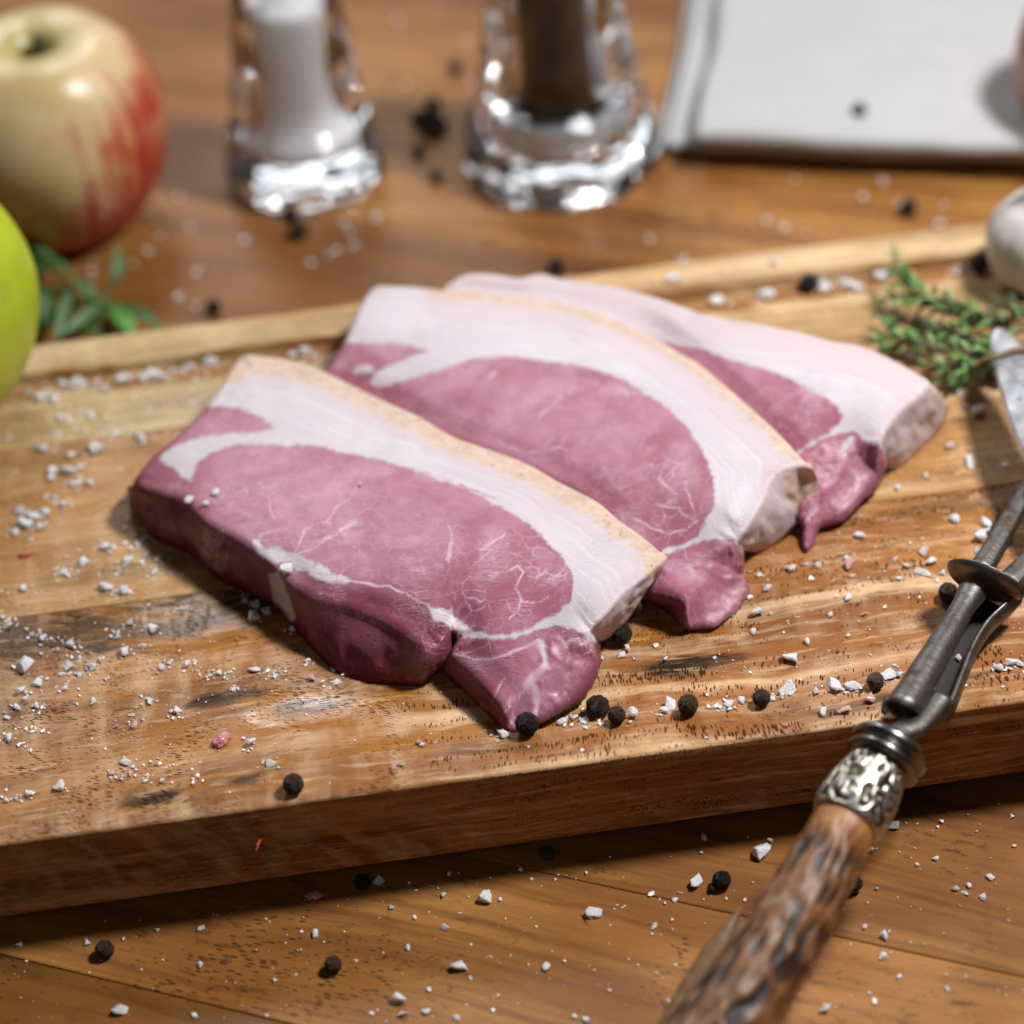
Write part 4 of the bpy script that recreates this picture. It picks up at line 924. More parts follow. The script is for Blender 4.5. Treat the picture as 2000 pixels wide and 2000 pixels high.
for P, s in dust:
    me = rd.choice(CR); b0 = len(vs); a = rd.uniform(0, 6.28); ca_, sa_ = math.cos(a), math.sin(a)
    for v in me.vertices:
        vs.append((P.x + (v.co.x * ca_ - v.co.y * sa_) * s, P.y + (v.co.x * sa_ + v.co.y * ca_) * s, P.z + v.co.z * s))
    for p in me.polygons: fs.append(tuple(b0 + i for i in p.vertices))
tag(link('salt_dust', new_mesh('salt_dust', vs, fs, False), m_salt), 'fine scattered salt dust over board and table', 'salt', None, 'stuff')

# ------------------------------------------------------------------ peppercorns
k = NT('black_peppercorn'); P = k.co()
w_ = k.voro(k.warp(P, 400, 0.002), 700, 'DISTANCE_TO_EDGE')
k.set('Base Color', k.mix(k.mr(k.math('ADD', k.noise(P, 5, 2), k.mr(k.n('ShaderNodeObjectInfo', None, None, 5), 0, 1, -0.15, 0.18)), 0.42, 0.72), (0.007, 0.006, 0.005), (0.060, 0.034, 0.019))); k.set('Roughness', 0.45); k.set('Specular IOR Level', 0.32); k.bump(w_, 0.02, 0.5); m_pep = k.m
k = NT('brown_peppercorn'); P = k.co()
k.set('Base Color', k.mix(k.mr(k.noise(P, 500, 3), 0.4, 0.7), (0.035, 0.017, 0.010), (0.13, 0.075, 0.045))); k.set('Roughness', 0.55); k.bump(k.noise(P, 700, 3), 0.0004, 0.7); m_pepb = k.m


def pepper_mesh(seed, mat):
    bm = bmesh.new(); bmesh.ops.create_icosphere(bm, subdivisions=4, radius=0.5)
    for v in bm.verts:
        d = v.co.normalized()
        q = Vector((d.x * 3 + seed * 5.1, d.y * 3, d.z * 3))
        rdg = abs(noise.noise(q)) + 0.5 * abs(noise.noise(q * 2.1))
        cre = math.exp(-9 * abs(noise.noise(q * 0.8))) + 0.6 * math.exp(-10 * abs(noise.noise(q * 1.5 + Vector((9, 0, 0)))))
        v.co = d * 0.5 * (1.04 - 0.16 * min(cre, 1.2) + 0.07 * noise.noise(d * 1.3 + Vector((seed, 0, 0))))
    me = bpy.data.meshes.new('peppercorn'); bm.to_mesh(me); bm.free(); me.materials.append(mat)
    me.polygons.foreach_set('use_smooth', [True] * len(me.polygons)); return me


PM = [pepper_mesh(i, m_pep) for i in range(5)]; PB = [pepper_mesh(9 + i, m_pepb) for i in range(2)]
PEP = [  # px, py centre, diameter px, label, brown
    (1214, 1240, 44, 'peppercorn touching the right end of the front steak', 0), (1168, 1383, 42, 'larger of two adjoining peppercorns behind the near rim', 0), (1205, 1397, 37, 'smaller of two adjoining peppercorns behind the near rim, right one', 0),
    (1030, 1417, 41, 'peppercorn at the pointed tail tip of the front steak', 0), (1344, 1378, 40, 'peppercorn behind the near rim between two salt clusters', 0), (1487, 1364, 36, 'peppercorn half sunk behind the near rim, left of the brownish one', 0),
    (1710, 1332, 31, 'brown peppercorn behind the near rim, left of the fork neck', 1), (1851, 1159, 37, 'peppercorn under the left side of the fork guard disc', 0), (1958, 1012, 30, 'dark peppercorn beside the fork shank, upper of the pair', 0), (1951, 1034, 30, 'dark peppercorn beside the fork shank, lower of the pair', 0),
    (575, 1533, 40, 'lone peppercorn on top of the near rim', 0), (207, 1854, 38, 'peppercorn on the front table at far left', 0), (652, 1884, 36, 'peppercorn on the front table left of centre', 0), (708, 1724, 30, 'peppercorn hidden in the shadow under the board', 0), (1068, 1667, 30, 'brown peppercorn on the shadow line under the board', 1),
    (1410, 1718, 40, 'peppercorn on the front table beside the hexagonal salt crystal', 0), (1392, 1736, 15, 'tiny peppercorn fragment against a bigger peppercorn on the table', 0), (1664, 1726, 38, 'peppercorn half behind the horn handle', 0),
    (586, 452, 30, 'blurred peppercorn below the salt shaker, nearer one of a pair', 0), (569, 420, 26, 'blurred peppercorn just below the salt shaker foot', 0), (418, 602, 29, 'blurred peppercorn at the far rim, right of the green herb', 0),
    (819, 235, 27, 'blurred peppercorn in the heap between the shakers, left one', 0), (847, 204, 25, 'blurred peppercorn in the heap between the shakers, topmost', 0), (861, 247, 26, 'blurred peppercorn in the heap between the shakers, right one', 0), (838, 258, 26, 'blurred peppercorn in the heap between the shakers, nearest', 0), (843, 230, 27, 'blurred peppercorn in the middle of the heap between the shakers', 0),
    (817, 297, 22, 'small blurred peppercorn just below the heap between the shakers', 0), (852, 346, 21, 'small blurred peppercorn near the pepper mill foot', 0), (891, 133, 22, 'far brown peppercorn between the shakers', 1),
    (1773, 409, 27, 'blurred peppercorn on the table in front of the napkin', 0), (1581, 556, 26, 'blurred peppercorn behind the rear steak by the far rim', 0), (1913, 518, 26, 'blurred peppercorn against the garlic bulb', 0), (1087, 522, 28, 'blurred peppercorn on the far rim behind the rear steak', 0)]
rq = random.Random(21)


def put_pepper(px, py, d, lab, brown, base=None):
    if base is None:
        P = surf(px, py + d * 0.30)
    else: P = base
    D = d * pxm(px, py) * rq.uniform(0.90, 1.08)
    o = link('peppercorn', rq.choice(PB if brown else PM), None, None, (P.x, P.y, P.z + D * 0.46), (rq.uniform(0, 6), rq.uniform(0, 6), rq.uniform(0, 6)))
    o.scale = (D, D, D)
    return tag(o, lab, 'peppercorn', 'black peppercorns')


for r_ in PEP: put_pepper(r_[0], r_[1], r_[2] * (1.25 if r_[1] < 560 else 1.0), *r_[3:])

# ------------------------------------------------------------------ scraps of meat and a chilli flake
m_scrap = simple('pink_meat_scrap', (0.55, 0.20, 0.22), 0.25, Coat_Weight=0.4)
m_chil = simple('red_chilli_skin', (0.38, 0.055, 0.015), 0.35)


def blob(name, mat, P, sx, sy, sz, rz, seed, label, cat, rx=0.0):
    bm = bmesh.new(); bmesh.ops.create_icosphere(bm, subdivisions=3, radius=0.5)
    for v in bm.verts: v.co *= 1 + 0.55 * noise.noise(v.co * 3 + Vector((seed, 0, 0)))
    me = bpy.data.meshes.new(name); bm.to_mesh(me); bm.free(); me.polygons.foreach_set('use_smooth', [True] * len(me.polygons))
    o = link(name, me, mat, None, P + Vector((0, 0, sz * .35)), (rx, 0, rz)); o.scale = (sx, sy, sz)
    return tag(o, label, cat)


blob('meat_scrap', m_scrap, surf(433, 1450), 0.0055, 0.003, 0.0022, 0.9, 1, 'small pink scrap of meat on the front left of the board', 'meat scrap')
blob('chilli_flake', m_chil, at(505, 1650, 0.0225) + Vector((0, -0.0004, 0)), 0.0045, 0.0008, 0.0017, 1.2 + BA, 4, 'tiny red chilli flake stuck on the front face of the board', 'chilli flake', 0.3)
blob('chilli_flake', m_chil, surf(50, 1085), 0.004, 0.002, 0.001, 0.3, 6, 'tiny red chilli flake on the board far left among salt', 'chilli flake')
blob('meat_scrap', m_scrap, surf(614, 1752), 0.0042, 0.0025, 0.0018, 0.1, 8, 'small wet pink scrap on the table in the board shadow', 'meat scrap')

# ------------------------------------------------------------------ apples
APROF = [(0, .85), (.04, .852), (.09, .88), (.16, .94), (.26, .985), (.46, 1.0), (.64, .975), (.82, .88), (.94, .745), (1.0, .58), (.975, .42), (.89, .26), (.75, .12), (.6, .035), (.45, .0), (.32, .02), (.16, .08), (0, .1)]


def apple(label, base, Rr, Hh, kind, rz=0, tilt=(0, 0)):
    k = NT('apple_skin_' + kind); P = k.co()
    x, y, z = k.sep(P, 0), k.sep(P, 1), k.sep(P, 2)
    ang = k.math('ARCTAN2', y, x)
    sv = k.n('ShaderNodeCombineXYZ', None, {0: k.math('MULTIPLY', k.math('COSINE', ang), 1.0), 1: k.math('SINE', ang), 2: k.math('MULTIPLY', z, 6.0)})
    st = k.noise(k.map(sv, (9, 9, 1.2)), 1.0, 4, 0.6)
    st2 = k.noise(k.map(sv, (28, 28, 2.0)), 1.0, 2, 0.6)
    blot = k.noise(P, 38, 3)
    if kind == 'green':
        col = k.mix(k.mr(blot, 0.35, 0.65), (0.33, 0.42, 0.012), (0.43, 0.49, 0.025))
        col = k.mix(k.mr(k.noise(P, 90, 4), 0.6, 0.75, 0, 0.35), col, (0.30, 0.22, 0.03))
    else:
        yl = k.mix(k.mr(blot, 0.35, 0.65), (0.50, 0.36, 0.14), (0.62, 0.46, 0.26))
        side = k.math('DIVIDE', k.math('ADD', x, k.math('MULTIPLY', y, -0.10)), Rr)
        amt = k.math('ADD', k.mr(side, -0.5, 0.9, -0.22, 0.60) if kind == 'blush' else 0.5, k.math('MULTIPLY', k.math('SUBTRACT', st, 0.5), 1.15))
        amt = k.math('ADD', amt, k.math('MULTIPLY', k.math('SUBTRACT', k.noise(P, 60, 4), 0.5), 1.4))
        amt = k.math('ADD', amt, k.mr(z, Hh * .78, Hh, 0, -0.45))
        amt = k.math('ADD', amt, k.mr(z, Hh * .46, 0.0, 0, 0.75))
        amt = k.math('ADD', amt, k.math('MULTIPLY', k.math('SUBTRACT', st2, 0.5), 0.35))
        red = k.mix(k.mr(st, 0.4, 0.65), (0.46, 0.055, 0.030), (0.30, 0.020, 0.012))
        col = k.mix(k.mr(amt, 0.0, 0.74, smooth=True), yl, red)
        rr_ = k.math('SQRT', k.math('ADD', k.math('MULTIPLY', x, x), k.math('MULTIPLY', y, y)))
        top_ = k.math('MULTIPLY', k.mr(rr_, Rr * .42, Rr * .12), k.mr(z, Hh * .7, Hh * .8), clamp=True)
        col = k.mix(k.math('MULTIPLY', top_, 0.8), col, (0.34, 0.31, 0.08))
    dots = k.mr(k.voro(P, 260), 0.13, 0.07)
    col = k.mix(k.math('MULTIPLY', dots, 0.35), col, (0.62, 0.50, 0.28))
    k.set('Base Color', col); k.set('Roughness', 0.38); k.set('Coat Weight', 0.12); k.set('Coat Roughness', 0.25); k.set('Subsurface Weight', 0.0)
    k.bump(k.noise(P, 160, 3), 0.0003, 0.35)
    root = thing('apple', label, 'apple', base, rz); root.rotation_euler = (tilt[0], tilt[1], rz)
    prof = [(max(0, r) * Rr, z * Hh) for r, z in cr(APROF, 6)]
    def fn(r, z, a):
        w = max(0, 1 - z / Hh)
        return r * (1 + 0.022 * math.cos(5 * a + 1) * w + 0.012 * math.cos(2 * a)), z + 0.02 * Hh * math.cos(5 * a + 1) * (r / Rr) * (0.5 if z > Hh * .6 else 0.2) * (1 if r < Rr * .8 else .3)
    link('skin', lathe('skin', prof, 96, fn), k.m, root)
    mst = simple('apple_stem_wood', (0.055, 0.050, 0.018), 0.6)
    pth = [(0, 0, Hh * .79), (0.0006, 0, Hh * .86), (0.0016, .0004, Hh * .93), (0.0030, .001, Hh * 1.0)]
    link('stem', sweep('stem', cr(pth, 4), [0.0015 + 0.0009 * (i / 12) ** 2 for i in range(13)], 10, (1, 0, 0)), mst, root)
    return root


apple('large red and yellow striped apple standing behind the board at the left', at(130, 432, 0), 0.0385, 0.0700, 'blush', 0.25)
apple('green apple cut by the left edge, resting on the board', at(-132, 785, ZB), 0.0365, 0.068, 'green', 0.4)
apple('red apple cut by the right edge beside the napkin', at(2163, 285, 0), 0.033, 0.064, 'red', 1.0)

# ------------------------------------------------------------------ glass shakers
k = NT('clear_glass'); k.set('Base Color', (1, 1, 1)); k.set('Roughness', 0.0); k.set('IOR', 1.48); k.set('Transmission Weight', 1.0); m_glass = k.m
P = k.co(); k.bump(k.math('MULTIPLY', k.voro(P, 130), k.mr(k.sep(P, 2), 0.024, 0.006)), 0.0007, 0.7)
m_steel = simple('polished_steel', (0.74, 0.76, 0.80), 0.28, 0.45)
k = NT('table_salt'); P = k.co(); k.set('Base Color', (0.96, 0.96, 0.98)); k.set('Roughness', 0.8); k.bump(k.noise(P, 2200, 2), 0.0004, 0.5); m_fine = k.m
k = NT('ground_pepper'); P = k.co()
k.set('Base Color', k.mix(k.mr(k.voro(P, 380, out=0), 0.2, 0.6), (0.004, 0.003, 0.0025), (0.018, 0.009, 0.005))); k.set('Roughness', 0.7); k.set('Specular IOR Level', 0.15); k.bump(k.voro(P, 380), 0.001, 0.8); m_gp = k.m


def glass_body(prof_out, prof_in, n=72, waves=None):
    # outer skin from bottom centre up, over the lip, then down inside
    prof = prof_out + prof_in[::-1]
    return lathe('glass_body', prof, n, waves)


def pf(rows, n=5): return [(max(0, r), z) for r, z in cr(rows, n)]


def facet(r, z, a):
    w = 0.055 * min(1, max(0, (0.040 - z) / 0.03)) if r > 0.019 else 0
    return r * (1 + w * (abs(math.sin(5 * a)) - 0.6)), z


sbase = at(598, 338, 0)
salt = thing('salt_shaker', 'clear glass shaker filled with white salt, left of the pepper mill', 'salt shaker', sbase)
so = [(0, 0.0012), (0.020, 0.0010)] + pf([(0.0255, 0.0004), (0.0272, 0.003), (0.0266, 0.009), (0.0236, 0.026), (0.0204, 0.048), (0.0176, 0.072), (0.0162, 0.092), (0.0157, 0.0945), (0.0148, 0.0945)])
si = pf([(0, 0.0125), (0.010, 0.0125), (0.0176, 0.0150), (0.0180, 0.019), (0.0140, 0.0255), (0.0124, 0.036), (0.0136, 0.055), (0.0149, 0.074), (0.0150, 0.092)])
link('glass_body', glass_body(so, si, 140, facet), m_glass, salt)
fl = [(max(0, r - 0.0003), z + 0.0003) for r, z in si if z < 0.067]
rt_ = fl[-1][0]
fl += [(rt_ * 0.8, fl[-1][1] + 0.0015), (rt_ * .45, fl[-1][1] + 0.002), (rt_ * .2, fl[-1][1] + 0.0045), (0, fl[-1][1] + 0.005)]
link('salt_fill', lathe('salt_fill', fl, 48, lambda r, z, a: (r, z + 0.0012 * noise.noise(Vector((r * 120 * math.cos(a), r * 120 * math.sin(a), 3))) * (1 if z > .07 else 0))), m_fine, salt)

pbase = at(1096, 312, 0)
mill = thing('pepper_mill', 'clear glass pepper mill full of dark pepper with a steel grinder ring', 'pepper mill', pbase)
po = [(0, 0.0040), (0.022, 0.0040), (0.0275, 0.0020)] + pf([(0.0300, 0.0004), (0.0330, 0.0018), (0.0335, 0.007), (0.0306, 0.020), (0.0262, 0.042), (0.0216, 0.066), (0.0186, 0.092), (0.0180, 0.0948), (0.0166, 0.0950)])
pi = pf([(0, 0.0105), (0.014, 0.0105), (0.0188, 0.0120), (0.0192, 0.020), (0.0174, 0.0262), (0.0142, 0.031), (0.0134, 0.050), (0.0138, 0.070), (0.0144, 0.092)])


link('glass_body', glass_body(po, pi, 144, facet), m_glass, mill)
pfil = [(max(0, r - 0.0004), z) for r, z in pi if 0.0268 < z < 0.076]
pfil = [(0, pfil[0][1])] + pfil + [(pfil[-1][0] * .6, pfil[-1][1] + .001), (0, pfil[-1][1] + 0.0015)]
link('pepper_fill', lathe('pepper_fill', pfil, 48), m_gp, mill)
link('grinder_ring', lathe('grinder_ring', pf([(0, 0.0115), (0.013, 0.0115), (0.0182, 0.0130), (0.0186, 0.0160), (0.0170, 0.0172), (0.0184, 0.0186), (0.0182, 0.0222), (0.0160, 0.0248), (0, 0.0252)], 4), 64), m_steel, mill)

# ------------------------------------------------------------------ napkin
k = NT('linen_cloth'); P = k.co()
wx = k.n('ShaderNodeTexWave', {'wave_type': 'BANDS', 'bands_direction': 'X'}, {'Vector': k.warp(P, 200, 0.0006), 'Scale': 260.0, 'Distortion': 0.6}, 1)
wy = k.n('ShaderNodeTexWave', {'wave_type': 'BANDS', 'bands_direction': 'Y'}, {'Vector': k.warp(P, 200, 0.0006), 'Scale': 260.0, 'Distortion': 0.6}, 1)
slub = k.noise(k.map(P, (40, 900, 40)), 1.0, 3)
k.set('Base Color', k.mix(k.mr(slub, 0.45, 0.8), (0.49, 0.485, 0.475), (0.40, 0.395, 0.385))); k.set('Roughness', 0.9); k.set('Sheen Weight', 0.2)
k.bump(k.math('ADD', k.math('MAXIMUM', wx, wy), k.math('MULTIPLY', slub, 0.5)), 0.0004, 0.7); m_linen = k.m
NA = at(1345, 322, 0); NB = at(1990, 345, 0); NC = at(1345, -90, 0)
nang = math.atan2(NB.y - NA.y, NB.x - NA.x)
nap = thing('napkin', 'folded white linen napkin lying at the back right', 'napkin', NA, nang)


def cloth_layer(name, x0, x1, y0, y1, z0, th, seed, amp=0.0012, droop=0.0):
    nx, ny = 90, 60; vs, fs = [], []
    def edge(t): return min(1.0, t)
    for side in (1, -1):
        for j in range(ny + 1):
            for i in range(nx + 1):
                u, v = i / nx, j / ny
                wob = 0.0016 * noise.noise(Vector((u * 5, seed, v * 5)))
                x = x0 + (x1 - x0) * u + 0.002 * noise.noise(Vector((v * 4, seed, 1))); y = y0 + (y1 - y0) * v + wob
                d = min(u * (x1 - x0), (1 - u) * (x1 - x0), v * (y1 - y0), (1 - v) * (y1 - y0))
                r = th / 2; q = min(1.0, d / (r * 1.3)); prof = math.sqrt(max(0, 1 - (1 - q) ** 2))
                z = z0 + th / 2 + side * prof * th / 2 + amp * noise.noise(Vector((x * 22 + seed, y * 22, 0))) + 0.35 * amp * noise.noise(Vector((x * 60 + seed, y * 60, 0)))
                vs.append((x, y, max(z, 0.0002 + z0 * 0.2)))
    off = (nx + 1) * (ny + 1)
    for j in range(ny):
        for i in range(nx):
            a = j * (nx + 1) + i
            fs.append((a, a + 1, a + nx + 2, a + nx + 1)); fs.append((off + a, off + a + nx + 1, off + a + nx + 2, off + a + 1))
    me = new_mesh(name, vs, fs)
    bm = bmesh.new(); bm.from_mesh(me); bmesh.ops.remove_doubles(bm, verts=bm.verts, dist=1e-6); bmesh.ops.recalc_face_normals(bm, faces=bm.faces); bm.to_mesh(me); bm.free()
    me.polygons.foreach_set('use_smooth', [True] * len(me.polygons))
    return link(name, me, m_linen, nap)


cloth_layer('fold', -0.012, 0.20, 0.006, 0.155, 0.0006, 0.0026, 1)
cloth_layer('fold', -0.009, 0.20, 0.004, 0.15, 0.0031, 0.0026, 2)
cloth_layer('fold', 0.003, 0.20, -0.002, 0.15, 0.0056, 0.0044, 3, 0.0022)
cloth_layer('fold', 0.0015, 0.20, -0.004, 0.15, 0.0096, 0.0050, 5, 0.0026)
put_pepper(1678, 219, 29, 'lone peppercorn on the white napkin', 0, at(1678, 225, 0.0146))

# ------------------------------------------------------------------ garlic
k = NT('garlic_skin'); P = k.co()
a_ = k.math('ARCTAN2', k.sep(P, 1), k.sep(P, 0))
gv = k.noise(k.n('ShaderNodeCombineXYZ', None, {0: k.math('MULTIPLY', k.math('COSINE', a_), 12.0), 1: k.math('MULTIPLY', k.math('SINE', a_), 12.0), 2: k.math('MULTIPLY', k.sep(P, 2), 30.0)}), 1.0, 3)
k.set('Base Color', k.mix(k.mr(gv, 0.45, 0.75), (0.70, 0.67, 0.62), (0.52, 0.46, 0.40))); k.set('Roughness', 0.5); k.bump(gv, 0.0008, 0.6); m_garlic = k.m
gar = thing('garlic_bulb', 'white garlic bulb on the board at the right edge', 'garlic', at(2031, 548, ZB), 0.3); gar.scale = (0.95, 0.95, 0.95)
GP = [(0, 0.0006), (0.006, 0.0), (0.0115, 0.002), (0.0160, 0.008), (0.0176, 0.014), (0.0165, 0.021), (0.0125, 0.027), (0.0075, 0.031), (0.0045, 0.036), (0.0036, 0.044), (0.0030, 0.050), (0, 0.0505)]
link('bulb', lathe('bulb', pf(GP, 6), 96, lambda r, z, a: (r * (1 + 0.05 * (abs(math.cos(4 * a)) ** 0.5 - .7) * (1 if z < .03 else .4)), z)), m_garlic, gar)
for i in range(14):
    a = i * 0.45; rr_ = random.uniform(.001, .0045)
    link('root_hair', sweep('root_hair', [(rr_ * math.cos(a), rr_ * math.sin(a), 0.0012), (rr_ * 1.3 * math.cos(a), rr_ * 1.3 * math.sin(a), 0.0001)], [0.0003, 0.0002], 6, (1, 0.3, 0)), m_garlic, gar) if i < 5 else None

# ------------------------------------------------------------------ herbs
def leaf_mesh(name, path, width, mat, cup=0.25, nu=12, th=0.00035, up=(0, 0, 1)):
    P = [Vector(p) for p in cr(path, max(2, nu // (len(path) - 1)))]; m = len(P); vs, fs = [], []
    for i, p in enumerate(P):
        t = (P[min(i + 1, m - 1)] - P[max(i - 1, 0)]).normalized(); s = t.cross(Vector(up)).normalized(); u = s.cross(t)
        w = width * 0.5 * (math.sin(math.pi * min(1, (i / (m - 1)) * 0.94 + 0.05)) ** 0.9)
        for j, q in enumerate((-1, -.5, 0, .5, 1)):
            vs.append(p + s * q * w + u * (abs(q) * w * cup))
    for side in (0, 1):
        if side:
            vs += [v - Vector((0, 0, th)) for v in vs[:m * 5]]
        o_ = side * m * 5
        for i in range(m - 1):
            for j in range(4):
                f = (o_ + i * 5 + j, o_ + i * 5 + j + 1, o_ + (i + 1) * 5 + j + 1, o_ + (i + 1) * 5 + j)
                fs.append(f if not side else f[::-1])
    o_ = m * 5
    for i in range(m - 1):
        for j in (0, 4):
            a, b = i * 5 + j, (i + 1) * 5 + j
            fs.append((a, b, b + o_, a + o_))
    me = new_mesh(name, vs, fs); me.materials.append(mat); return me


def leafmat(name, c1_, c2_, rough=0.5):
    k = NT(name); P = k.co()
    k.set('Base Color', k.mix(k.mr(k.noise(P, 120, 3), 0.35, 0.65), c1_, c2_)); k.set('Roughness', rough)
    k.bump(k.noise(P, 500, 2), 0.0002, 0.5); return k.m


m_sage = leafmat('grey_green_leaf', (0.075, 0.165, 0.055), (0.13, 0.23, 0.11)); m_sagd = leafmat('dark_green_leaf', (0.03, 0.10, 0.018), (0.055, 0.15, 0.03)); m_sagb = leafmat('bright_green_leaf', (0.07, 0.25, 0.035), (0.12, 0.34, 0.07))
herb = thing('herb_sprig', 'sprig of long narrow green leaves on the table between the two apples', 'herb', at(150, 590, 0))
hb = herb.location
HL = [([(0, 200, 6), (150, 270, 12), (300, 350, 12), (470, 460, 8)], 105, 'd'), ([(215, 500, 8), (400, 440, 14), (560, 540, 10)], 100, 'd'), ([(545, 545, 12), (680, 670, 12), (800, 740, 7)], 110, 's'), ([(885, 310, 16), (895, 500, 13), (800, 690, 7)], 85, 's'),
      ([(810, 690, 8), (640, 850, 11), (410, 1020, 10)], 95, 's'), ([(545, 620, 9), (480, 800, 13), (425, 1010, 11)], 85, 's'), ([(860, 770, 4), (950, 890, 9), (1010, 990, 9)], 130, 'b'), ([(900, 730, 3), (1070, 830, 8), (1230, 950, 6)], 105, 'd'), ([(260, 620, 5), (420, 780, 8)], 100, 'd'), ([(560, 960, 5), (760, 950, 7)], 85, 's'), ([(330, 700, 2), (400, 900, 5)], 110, 'd'), ([(600, 860, 2), (800, 900, 3)], 90, 'd'), ([(150, 420, 4), (330, 560, 6)], 120, 'd'), ([(90, 300, 3), (220, 420, 9), (390, 520, 7)], 90, 'd'), ([(250, 560, 4), (330, 720, 10), (340, 900, 8)], 85, 's'), ([(640, 900, 3), (760, 820, 8), (900, 830, 6)], 80, 'd'), ([(180, 640, 3), (300, 830, 6), (360, 1000, 6)], 95, 'd'), ([(480, 860, 3), (620, 930, 7), (780, 985, 7)], 80, 'd'), ([(420, 520, 6), (520, 690, 8), (600, 860, 6)], 80, 'd')]
for pth, w, kd in HL:
    P3 = [at(*c0(x, y), z / 1000) - hb for x, y, z in pth]
    P3 = [Vector((p.x, p.y, max(p.z, .0012))) for p in P3]
    link('leaf', leaf_mesh('leaf', P3, 1.0 * w / 3.865 * pxm(120, 560), {'d': m_sagd, 's': m_sage, 'b': m_sagb}[kd], 0.3, 14), None, herb)
link('stem', sweep('stem', cr([at(*c0(x, y), z / 1000) - hb for x, y, z in ((20, 330, 3), (300, 600, 4), (560, 740, 4), (820, 760, 4), (900, 770, 3))], 5), [0.0011] * 21, 8), m_sagd, herb)

m_th = [leafmat('thyme_leaf', (0.085, 0.21, 0.030), (0.15, 0.30, 0.065)), leafmat('thyme_leaf_dark', (0.022, 0.060, 0.012), (0.045, 0.10, 0.02)), leafmat('thyme_leaf_pale', (0.20, 0.35, 0.11), (0.27, 0.42, 0.16))]
m_twig = leafmat('thyme_twig', (0.15, 0.095, 0.045), (0.24, 0.17, 0.09), 0.7)
TL_ = []
for kd in range(3):
    for cp in (0.15, 0.45):
        TL_.append(leaf_mesh('leaf', [(0, 0, 0), (0.4, 0, 0.10), (0.75, 0, 0.08), (1, 0, -0.05)], 0.32, m_th[kd], -cp, 6, 0.02))
SPR = [([(330, 345, 16), (345, 480, 14), (420, 570, 10), (600, 700, 7), (800, 760, 6), (1122, 810, 6)], 'sprig with its tip curling highest toward the far rim'),
       ([(140, 870, 5), (320, 905, 6), (480, 890, 7), (700, 830, 8), (1000, 760, 8), (1200, 720, 7)], 'sprig whose tip reaches farthest left toward the rear steak'),
       ([(255, 640, 4), (420, 600, 9), (640, 640, 12), (850, 720, 12), (1122, 840, 8)], 'sprig arching over the middle of the bunch'),
       ([(530, 1055, 4), (700, 1030, 8), (850, 940, 10), (1122, 890, 9)], 'sprig with pale tips low in front of the bunch'),
       ([(610, 1155, 3), (760, 1065, 7), (950, 1010, 9), (1150, 900, 9)], 'nearest sprig pointing at the rear steak corner'),
       ([(960, 640, 5), (1060, 670, 7), (1200, 690, 6)], 'short dark sprig under the garlic'),
       ([(265, 775, 3), (360, 885, 5), (560, 920, 8), (850, 985, 9), (1122, 1000, 10)], 'sprig crossing the others beside the fat edge'),
       ([(470, 740, 10), (650, 820, 12), (900, 900, 11), (1130, 960, 10)], 'topmost bushy sprig in the middle of the heap'),
       ([(700, 860, 2), (820, 960, 3), (960, 1090, 3), (1010, 1140, 3)], 'dark sprig in the shade under the knife tip'),
       ([(440, 640, 8), (560, 640, 9), (700, 700, 9), (900, 800, 8)], 'leafy back sprig facing the garlic')]
rt2 = random.Random(8)
for si_, (pth, lab) in enumerate(SPR):
    P3 = [at(*cK(x, y), ZB + z / 1000 * 0.9) for x, y, z in pth]
    b = P3[0].copy(); b.z = ZB
    sp_ = thing('thyme_sprig', 'thyme ' + lab, 'thyme', b, 0, 'thyme sprigs beside the knife tip')
    C = [Vector(p) for p in cr([p - b for p in P3], 8)]
    link('stem', sweep('stem', C, [0.00045 + 0.0004 * i / len(C) for i in range(len(C))], 8), m_twig, sp_)
    Ln = sum((C[i + 1] - C[i]).length for i in range(len(C) - 1)); nn = int(Ln / 0.0021)
    for i in range(nn):
        f = (i + 0.3) / nn * (len(C) - 1); a = int(f); p = C[a].lerp(C[min(a + 1, len(C) - 1)], f - a); t = (C[min(a + 1, len(C) - 1)] - C[a]).normalized()
        for sd in (0, 1):
            ang = rt2.uniform(0, 6.28) + sd * math.pi
            s_ = t.cross(Vector((0, 0, 1))).normalized(); u_ = s_.cross(t)
            d = (s_ * math.cos(ang) + u_ * math.sin(ang)) * 0.8 - t * rt2.uniform(0.3, 0.9)
            if p.z + d.z * 0.004 < 0.0006: d.z = abs(d.z) * .5
            o = link('leaf', rt2.choice(TL_[:2] + TL_[:4] + TL_[4:] if si_ not in (5, 8) else TL_[2:4]), None, sp_, p)  # sprigs in the shade get dark leaves only, shade put into leaf colour
            o.rotation_mode = 'QUATERNION'; o.rotation_quaternion = d.to_track_quat('X', 'Z'); L_ = rt2.uniform(0.0038, 0.0070) * (0.7 if i < 4 else 1); o.scale = (L_, L_, L_)
tw = [at(*cK(850, 1015), ZB + 0.019), at(*cK(960, 988), ZB + 0.021), at(*cK(1060, 955), ZB + .022), at(*cK(1180, 940), ZB + .022)]
o_ = link('thyme_twig', sweep('thyme_twig', cr(tw, 5), [0.0006 + 0.00005 * i for i in range(16)], 8), m_twig); tag(o_, 'bare brown thyme twig lying across the shiny knife tip', 'twig')

